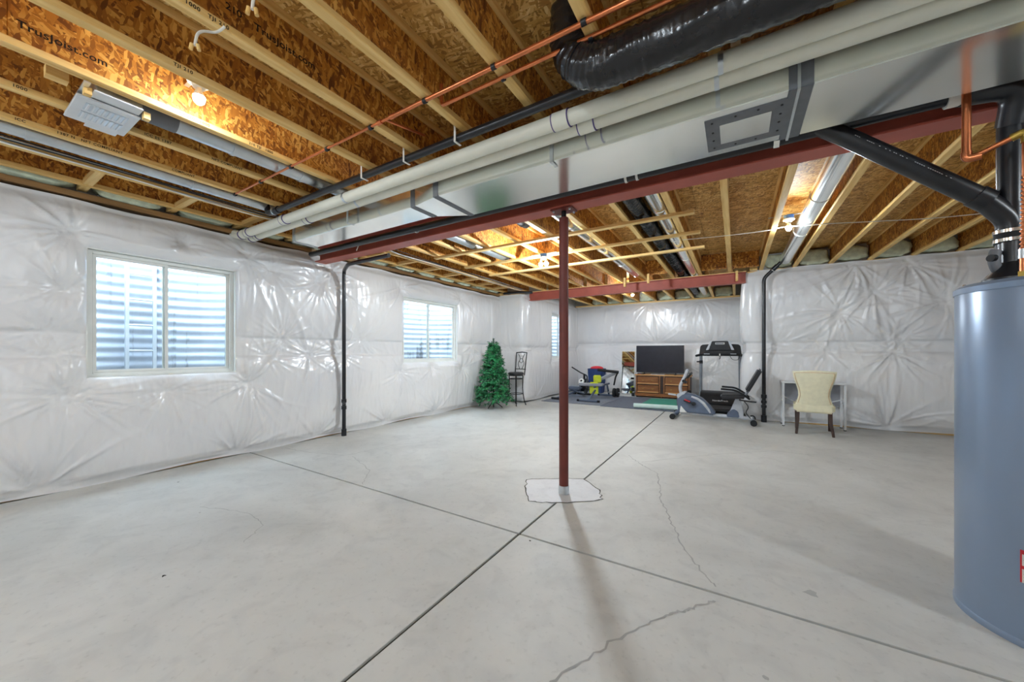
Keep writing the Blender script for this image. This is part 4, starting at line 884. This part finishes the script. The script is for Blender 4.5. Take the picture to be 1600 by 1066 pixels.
g = G(); g.box(-1.98, -1.62, 10.47, 10.53, .631, .645); o = tag(mesh_obj('remote_tray', g, 'silver', None, smooth=0, bevel=.005), 'flat silver remote tray below the television screen', 'tray')
# ---- mirror
mr = thing('leaning_mirror', 'tall frameless mirror leaning on the alcove end wall', 'mirror', (-2.75, 11.08, 0), 0)
ang = math.radians(-7)
g = G(); g.obox((0, .06, .64), (.40, .018, 1.28), (ang, 0, 0)); part('backing', g, 'white_plastic', mr, local=True, smooth=0, bevel=.003)
g = G(); g.obox((0, .0495, .64), (.37, .003, 1.25), (ang, 0, 0)); part('glass', g, 'mirror', mr, local=True, smooth=0)
# ---- hamper
hp = thing('laundry_hamper', 'navy blue hamper heaped with something red in the alcove corner', 'hamper', (-3.62, 10.88, 0))
g = G(); g.add([(x * s, y * s * .8, z) for z, s in ((0, .19), (.74, .235)) for x, y in ((-1, -1), (1, -1), (1, 1), (-1, 1))], [(3, 2, 1, 0), (0, 1, 5, 4), (1, 2, 6, 5), (2, 3, 7, 6), (3, 0, 4, 7)]); part('basket', g, 'blue', hp, local=True, smooth=0, bevel=.02)
g = G(); g.sphere((0, 0, .75), .2, 18, 10, (1, .75, .35)); part('red_heap', g, 'red', hp, local=True)
for s in (-1, 1): g = G(); g.tube(arc((s * .235, 0, .6), .06, -1.57, 1.57, 8, (s, 0, 0), (0, 0, 1)), .01, 8); part('handle', g, 'silver', hp, local=True)
# ---- weight bench
wb = thing('weight_bench', 'folding weight bench with grey pads and a lime yellow bag hung on it', 'weight bench', (-3.1, 9.4, .012))
def wt(name, pts, r, mat, par=wb, n=12, b=.05): g = G(); g.tube(bend(pts, b) if len(pts) > 2 else pts, r, n); return part(name, g, mat, par)
fo = wt('front_foot', [(-3.36, 8.68, .04), (-2.86, 8.68, .04)], .027, 'slate')
for x in (-3.37, -2.85): g = G(); g.cyl((x - .03, 8.68, .04), (x + .03, 8.68, .04), .0275, 12); part('foot_cap', g, 'rubber', fo)
ro = wt('rear_foot', [(-3.3, 10.12, .04), (-2.8, 10.12, .04)], .027, 'slate')
for x in (-3.31, -2.79): g = G(); g.cyl((x - .03, 10.12, .04), (x + .03, 10.12, .04), .0275, 12); part('foot_cap', g, 'rubber', ro)
wt('front_strut', [(-3.12, 8.68, .05), (-3.0, 9.1, .36)], .025, 'slate'); wt('rear_strut', [(-3.02, 10.12, .05), (-2.98, 9.8, .38)], .025, 'slate'); wt('main_rail', [(-3.04, 8.95, .36), (-2.97, 9.95, .38)], .028, 'slate')
g = G(); g.obox((-3.14, 8.98, .42), (.62, .28, .06), (0, 0, .12)); part('seat_pad', g, 'pad_grey', wb, bevel=.02)
g = G(); g.obox((-2.9, 9.55, .6), (.52, .3, .07), (.1, -.42, .1)); part('back_pad', g, 'pad_grey', wb, bevel=.02)
wt('back_bar', [(-2.72, 9.55, .38), (-2.66, 9.5, .6), (-2.58, 9.45, .74)], .02, 'black_metal')
g = G(); g.cyl((-3.08, 9.32, .78), (-2.55, 9.38, .73), .036, 14); part('roller', g, 'rubber', wb)
g = G(); g.obox((-3.07, 9.0, .33), (.22, .06, .3), (0, 0, .12)); part('hung_bag', g, 'lime', wb, bevel=.02)
g = G(); g.obox((-3.05, 9.2, .55), (.2, .05, .2), (.2, 0, .12)); part('hung_bag', g, 'lime', wb, bevel=.02)
for y in (9.85, 9.93): g = G(); g.cyl((-2.82 + (y - 9.85) * .9, y, .15), (-2.77 + (y - 9.85) * .9, y, .15), .12, 20); part('weight_plate', g, 'rubber', wb)
wt('plate_peg', [(-2.98, 9.9, .15), (-2.66, 9.9, .15)], .012, 'galv_dull')
# ---- compact rowing machine
rw = thing('rowing_machine', 'small black and blue rowing machine with a white dial behind the bench', 'rowing machine', (-3.85, 9.5, .012))
def rt(name, pts, r, mat, n=12): g = G(); g.tube(bend(pts, .06) if len(pts) > 2 else pts, r, n); return part(name, g, mat, rw)
rt('front_foot', [(-4.12, 8.72, .04), (-3.72, 8.66, .04)], .026, 'rubber'); rt('rail', [(-3.92, 8.7, .06), (-3.72, 10.05, .2)], .03, 'slate'); rt('rear_foot', [(-3.95, 10.1, .04), (-3.45, 10.05, .04)], .026, 'rubber')
g = G(); g.obox((-3.8, 9.55, .25), (.34, .3, .09), (0, 0, .1)); part('seat', g, 'slate', rw, bevel=.03)
g = G(); g.cyl((-3.78, 9.95, .3), (-3.6, 9.97, .3), .19, 24); part('flywheel_case', g, 'black', rw)
g = G(); g.cyl((-3.69, 9.77, .42), (-3.69, 9.74, .44), .075, 20); part('dial', g, 'white_plastic', rw)
g = G(); g.cyl((-3.69, 9.739, .44), (-3.69, 9.737, .441), .03, 14); part('dial_centre', g, 'black', rw)
rt('upright', [(-3.7, 9.98, .3), (-3.66, 9.9, .62)], .03, 'black'); rt('handlebar', [(-3.98, 9.75, .82), (-3.75, 9.85, .66), (-3.58, 9.9, .58), (-3.5, 9.7, .4)], .018, 'black')
for s in (-1, 1): g = G(); g.obox((-3.69 + s * .15, 9.7, .15), (.1, .28, .03), (.5, 0, .1)); part('pedal', g, 'black', rw, bevel=.008)
rt('side_arm', [(-4.0, 9.2, .12), (-3.86, 9.5, .2), (-3.5, 9.45, .12)], .022, 'slate')

# ---- treadmill
tm = thing('treadmill', 'dark treadmill with raised console standing behind the exercise bike', 'treadmill', (-.29, 8.9, 0))
for x in (-.68, .1):
    g = G(); g.tube([(x, 9.32, .05), (x + (.02 if x < 0 else -.02), 9.2, 1.16)], .032, 12, flat=.8); part('upright', g, 'grey_steel', tm)
    g = G(); g.obox((x, 9.1, .04), (.09, .6, .08)); part('base_foot', g, 'black', tm, bevel=.015)
g = G(); g.prism([(8.72, .16), (8.9, .33), (9.05, .39), (9.3, .39), (9.42, .3), (9.42, .06), (8.72, .06)], 'x', -.66, .08); hd = part('motor_hood', g, 'black', tm, smooth=30, bevel=.012)
text('lettering', 'NordicTrack', .055, 'ink_white', hd, (-.42, 8.77, .213), (1, 0, 0), (0, .72, .69))
g = G(); g.box(-.6, .02, 8.15, 8.9, .09, .14); part('deck', g, 'rubber', tm, smooth=0, bevel=.006)
for x in (-.63, .05): g = G(); g.box(x - .035, x + .035, 8.12, 8.9, .07, .16); part('side_rail', g, 'grey_steel', tm, smooth=0, bevel=.01)
g = G(); g.cyl((-.62, 8.13, .11), (.04, 8.13, .11), .04, 16); part('end_roller', g, 'black', tm)
g = G(); g.add([(-.69, 9.12, 1.16), (.11, 9.12, 1.16), (.11, 9.1, 1.2), (.09, 9.16, 1.38), (.05, 9.17, 1.41), (-.08, 9.18, 1.42), (-.5, 9.18, 1.42), (-.63, 9.17, 1.41), (-.67, 9.16, 1.38), (-.69, 9.1, 1.2)] + [(-.69, 9.22, 1.16), (.11, 9.22, 1.16), (.11, 9.22, 1.2), (.09, 9.24, 1.38), (.05, 9.25, 1.41), (-.08, 9.26, 1.42), (-.5, 9.26, 1.42), (-.63, 9.25, 1.41), (-.67, 9.24, 1.38), (-.69, 9.22, 1.2)],
    [tuple(range(9, -1, -1)), tuple(range(10, 20))] + [(i, (i + 1) % 10, 10 + (i + 1) % 10, 10 + i) for i in range(10)]); cn = part('console', g, 'black', tm, smooth=25, bevel=.008)
g = G(); g.prism([(-.50, 1.29), (-.08, 1.29), (-.14, 1.485), (-.44, 1.485)], 'y', 9.09, 9.2); part('display_pod', g, 'black', cn, smooth=25, bevel=.008)
for s in (-1, 1):
    g = G(); xm_ = -.29; g.prism([(xm_ + s * .215, 1.29), (xm_ + s * .27, 1.29), (xm_ + s * .18, 1.485), (xm_ + s * .15, 1.485)], 'y', 9.085, 9.19); part('silver_wing', g, 'silver', cn, smooth=25, bevel=.006)
g = G(); g.box(-.38, -.2, 9.083, 9.09, 1.41, 1.455); dsp = part('display_frame', g, 'white_plastic', cn, smooth=0, bevel=.006)
g = G(); g.box(-.365, -.215, 9.0815, 9.0835, 1.42, 1.445); part('display', g, 'pad_grey', dsp, smooth=0)
g = G(); g.tube(bend([(-.74, 8.98, 1.165), (-.66, 9.1, 1.185), (-.29, 9.06, 1.19), (.1, 9.1, 1.185), (.12, 9.0, 1.17)], .06), .026, 12); part('handrail', g, 'rubber', tm)
for x in (-.54, -.04): g = G(); g.box(x - .055, x + .055, 9.045, 9.06, 1.2, 1.212); part('pulse_grip', g, 'silver', tm, smooth=0)
g = G(); g.cyl((-.29, 9.04, 1.17), (-.29, 9.03, 1.21), .012, 10); part('safety_key', g, 'white_plastic', tm)
g = G(); g.tube(bend([(-.29, 9.04, 1.17), (-.28, 9.03, 1.12), (-.3, 9.02, 1.09)], .03), .008, 8); part('key_clip', g, 'black', tm)
g = G(); g.tube(bend([(-.1, 9.08, 1.16), (-.06, 9.08, 1.08), (.04, 9.09, 1.07), (.08, 9.1, 1.16)], .06), .005, 8); part('cord', g, 'black', tm)
g = G(); g.cyl((-.66, 9.18, 1.03), (-.74, 9.14, 1.03), .014, 10); g.cyl((-.66, 9.2, .99), (-.66, 9.2, 1.06), .036, 12); part('latch_knob', g, 'black', tm)

# ---- recumbent bike
bk = thing('exercise_bike', 'grey and silver recumbent exercise bike in front of the treadmill', 'exercise bike', (-.35, 7.6, 0))
BY = 7.62
def bt(name, pts, r, mat, par=bk, n=12, flat=1): g = G(); g.tube(bend(pts, .06) if len(pts) > 2 else pts, r, n, flat=flat); return part(name, g, mat, par)
g = G(); g.prism([(-.93, .12), (-.95, .36), (-.90, .45), (-.80, .48), (-.66, .46), (-.52, .39), (-.40, .27), (-.30, .14), (-.33, .10)], 'y', BY - .1, BY + .1); sh = part('flywheel_case', g, 'slate', bk, smooth=30, bevel=.02)
g = G()
arcp = [(-.70, .42), (-.60, .385), (-.50, .31), (-.42, .2), (-.39, .14)]
g.tube([(x, BY - .102, z) for x, z in arcp], [.018, .024, .026, .022, .012], 10, flat=.4); part('silver_stripe', g, 'silver', sh)
g = G(); g.prism([(-.93, .36), (-.96, .44), (-.84, .5), (-.78, .5), (-.83, .45)], 'y', BY - .104, BY + .104); part('silver_nose', g, 'silver', sh, smooth=30, bevel=.01)
g = G(); g.prism([(-.9, .12), (-.78, .12), (-.88, .24)], 'y', BY - .104, BY + .104); part('white_wedge', g, 'white_plastic', sh, smooth=0)
g = G(); g.cyl((-.66, BY - .14, .29), (-.66, BY + .14, .29), .035, 16); cr = part('crank_hub', g, 'black', bk)
bt('crank_arm', [(-.66, BY - .13, .29), (-.80, BY - .13, .345)], .014, 'black'); bt('crank_arm', [(-.66, BY + .13, .29), (-.52, BY + .13, .235)], .014, 'black')
pd = G(); pd.obox((-.76, BY - .19, .335), (.13, .1, .03), (0, .35, 0)); pdo = part('pedal', pd, 'black', bk, bevel=.008)
g = G(); g.obox((-.76, BY - .19, .352), (.1, .102, .008), (0, .35, 0)); part('pedal_strap', g, 'red', pdo)
pd = G(); pd.obox((-1.03, BY - .1, .44), (.14, .03, .03), (0, .1, 0)); part('front_tag', pd, 'silver', bk, bevel=.006)
g = G(); g.obox((-.52, BY + .19, .235), (.13, .1, .03), (0, .35, 0)); part('pedal', g, 'black', bk, bevel=.008)
bt('frame_rail', [(-.9, BY, .1), (.25, BY, .085)], .035, 'silver', flat=.8)
for x, z in ((-1.0, .05), (.26, .05)):
    f_ = bt('stabiliser', [(x, BY - .27, z + .01), (x, BY + .27, z + .01)], .03, 'grey_steel')
    for s in (-1, 1): g = G(); g.cyl((x, BY + s * .25, z), (x, BY + s * .31, z), .05, 16); part('end_wheel', g, 'rubber', f_)
bt('front_arm', [(-.99, BY, .06), (-.88, BY, .16)], .035, 'slate')
ms = bt('console_mast', [(-.88, BY, .44), (-.91, BY, .58), (-.86, BY, .7), (-.80, BY, .82)], .03, 'silver')
g = G(); g.obox((-.80, BY, .83), (.05, .2, .2), (0, .35, 0)); hd2 = part('console', g, 'silver', bk, bevel=.015)
g = G(); g.obox((-.772, BY, .838), (.01, .16, .12), (0, .35, 0)); part('console_screen', g, 'screen', hd2, bevel=.003)
bt('console_handle', [(-.80, BY - .22, .74), (-.72, BY - .2, .83), (-.70, BY, .86), (-.72, BY + .2, .83), (-.80, BY + .22, .74)], .014, 'black')
g = G(); g.obox((-.82, BY - .05, .69), (.09, .08, .05), (0, .5, 0)); part('tension_knob', g, 'black', bk, bevel=.01)
g = G(); g.prism([(-.1, .1), (.0, .1), (.12, .1), (.12, .2), (.06, .42), (-.0, .42), (-.08, .2)], 'y', BY - .05, BY + .05); part('seat_post', g, 'silver', bk, bevel=.01)
g = G(); g.prism([(-.14, .09), (.06, .09), (.04, .2), (-.04, .24), (-.12, .16)], 'y', BY - .07, BY + .07); part('post_cover', g, 'slate', bk, bevel=.012)
g = G(); g.obox((-.04, BY, .465), (.38, .40, .075), (0, -.06, 0)); part('seat', g, 'pad_black', bk, bevel=.025)
g = G(); g.obox((.265, BY, .755), (.065, .38, .44), (0, .47, 0)); part('backrest', g, 'pad_black', bk, bevel=.025)
bt('back_tube', [(.1, BY, .42), (.19, BY, .56), (.34, BY, .86)], .02, 'grey_steel')
for s in (-1, 1):
    bt('side_handle', [(-.22, BY + s * .26, .6), (.0, BY + s * .26, .59), (.14, BY + s * .26, .5), (.2, BY + s * .16, .44)], .017, 'rubber')
bt('adjust_lever', [(.05, BY - .2, .42), (.22, BY - .2, .4), (.3, BY - .22, .4)], .013, 'black')
bt('cord', [(.12, BY - .12, .4), (.2, BY - .16, .3), (.14, BY - .14, .2), (.22, BY - .1, .1)], .007, 'black')

# ---- desk
dk = thing('writing_desk', 'narrow white desk with thin metal legs behind the cream chair', 'desk', (1.08, 7.8, 0))
g = G(); g.box(.665, 1.50, 7.63, 7.94, .725, .752); part('top', g, 'white_metal', dk, smooth=0, bevel=.003)
for x in (.69, 1.475):
    for y in (7.66, 7.91):
        g = G(); g.box(x - .014, x + .014, y - .014, y + .014, .012, .726); lg = part('leg', g, 'white_metal', dk, smooth=0, bevel=.002)
        g = G(); g.lathe([(.018, 0), (.018, .012)], (x, y, 0), 12); part('glide', g, 'rubber', lg)
    g = G(); g.cyl((x, 7.66, .46), (x, 7.91, .4), .008, 8); g.cyl((x, 7.66, .4), (x, 7.91, .46), .008, 8); part('side_brace', g, 'white_metal', dk)
g = G(); g.box(.69, 1.475, 7.9, 7.912, .35, .70); part('back_panel', g, 'pad_grey', dk, smooth=0)
g = G(); g.cyl((.69, 7.66, .5), (.86, 7.9, .40), .008, 8); g.cyl((1.475, 7.66, .5), (1.3, 7.9, .4), .008, 8); part('corner_brace', g, 'white_metal', dk)

# ---- cream chair, seen from behind
ch = thing('dining_chair', 'cream leather dining chair with dark wooden legs at the white desk', 'chair', (1.03, 7.28, 0), math.radians(-6))
prof = [(.44, .225), (.50, .205), (.58, .185), (.66, .19), (.74, .21), (.82, .235), (.90, .252), (.95, .255)]
outl = [(-w, z) for z, w in prof] + [(.0 + w, z) for z, w in reversed(prof)]
outl = [(-w, z) for z, w in prof] + [(-.13, .967), (0, .972), (.13, .967)] + [(w, z) for z, w in reversed(prof)]
vs = []; n = len(outl)
def backY(x, z): return -.21 - .10 * ((z - .44) / .5) - .0 + .35 * x * x
for t_ in (0, .075):
    for x, z in outl: vs.append((x, backY(x, z) + t_ - .02, z))
g = G(); rows_ = 14
import itertools
def width(z):
    zs_ = [p[0] for p in prof]; ws_ = [p[1] for p in prof]; return float(np.interp(z, zs_, ws_))
vs = []; fs = []; nx_ = 16
for s_i, t_ in enumerate((-.03, .045)):
    for r_i in range(rows_ + 1):
        for c_i in range(nx_ + 1):
            u = c_i / nx_ * 2 - 1; zt = .44 + (.955 + .016 * (1 - u * u) - .44) * r_i / rows_; x = width(min(.95, zt)) * u
            edge = (1 - abs(u) ** 8) * (1 - (r_i / rows_) ** 14); vs.append((x, backY(x, zt) + t_ * (.45 + .55 * edge), zt))
N1 = (rows_ + 1) * (nx_ + 1)
for s_i in range(2):
    for r_i in range(rows_):
        for c_i in range(nx_):
            a = s_i * N1 + r_i * (nx_ + 1) + c_i; q = (a, a + 1, a + nx_ + 2, a + nx_ + 1); fs.append(q if s_i == 0 else q[::-1])
bd = [r_i * (nx_ + 1) for r_i in range(rows_ + 1)] + [rows_ * (nx_ + 1) + c for c in range(1, nx_ + 1)] + [r_i * (nx_ + 1) + nx_ for r_i in range(rows_ - 1, -1, -1)] + [c for c in range(nx_ - 1, 0, -1)]
for a, b in zip(bd, bd[1:] + bd[:1]): fs.append((a, b, b + N1, a + N1))
g.add(vs, fs); bkr = part('backrest', g, 'cream', ch, local=True, smooth=60)
seam = [(width(z) * .9 * s if False else 0, 0, 0) for z, s in ()]
for s in (-1, 1):
    g = G(); g.tube([(s * (width(z) - .022), backY(s * (width(z) - .022), z) - .0275, z) for z in np.linspace(.47, .93, 14)], .0022, 6); part('piping', g, 'oak_light', bkr, local=True)
g = G(); g.tube([(x, backY(x, .93) - .0275, .93 + .012 * (1 - (x / .24) ** 2)) for x in np.linspace(-.225, .225, 12)], .0022, 6); part('piping', g, 'oak_light', bkr, local=True)
g = G(); g.box(-.245, .245, -.2, .26, .33, .47); part('seat', g, 'cream', ch, local=True, bevel=.03)
g = G(); g.box(-.225, .225, -.24, -.15, .33, .47); part('seat_back_rail', g, 'cream', ch, local=True, bevel=.02)
for x, y, dx, dy in ((-.19, -.19, -.02, -.08), (.19, -.19, .03, -.08), (-.205, .22, -.0, .02), (.205, .22, .0, .02)):
    g = G(); w = .022; v_ = []
    for z, t_ in ((.35, 0), (.2, .35), (0, 1)):
        ww = w * (1 - .25 * t_); v_ += [(x + dx * t_ * t_ + a * ww, y + dy * t_ * t_ + b * ww, z) for a, b in ((-1, -1), (1, -1), (1, 1), (-1, 1))]
    g.add(v_, [(0, 1, 2, 3), (11, 10, 9, 8)] + [(4 * k + i, 4 * k + (i + 1) % 4, 4 * k + 4 + (i + 1) % 4, 4 * k + 4 + i) for k in range(2) for i in range(4)]); part('leg', g, 'walnut', ch, local=True, smooth=30, bevel=.003)
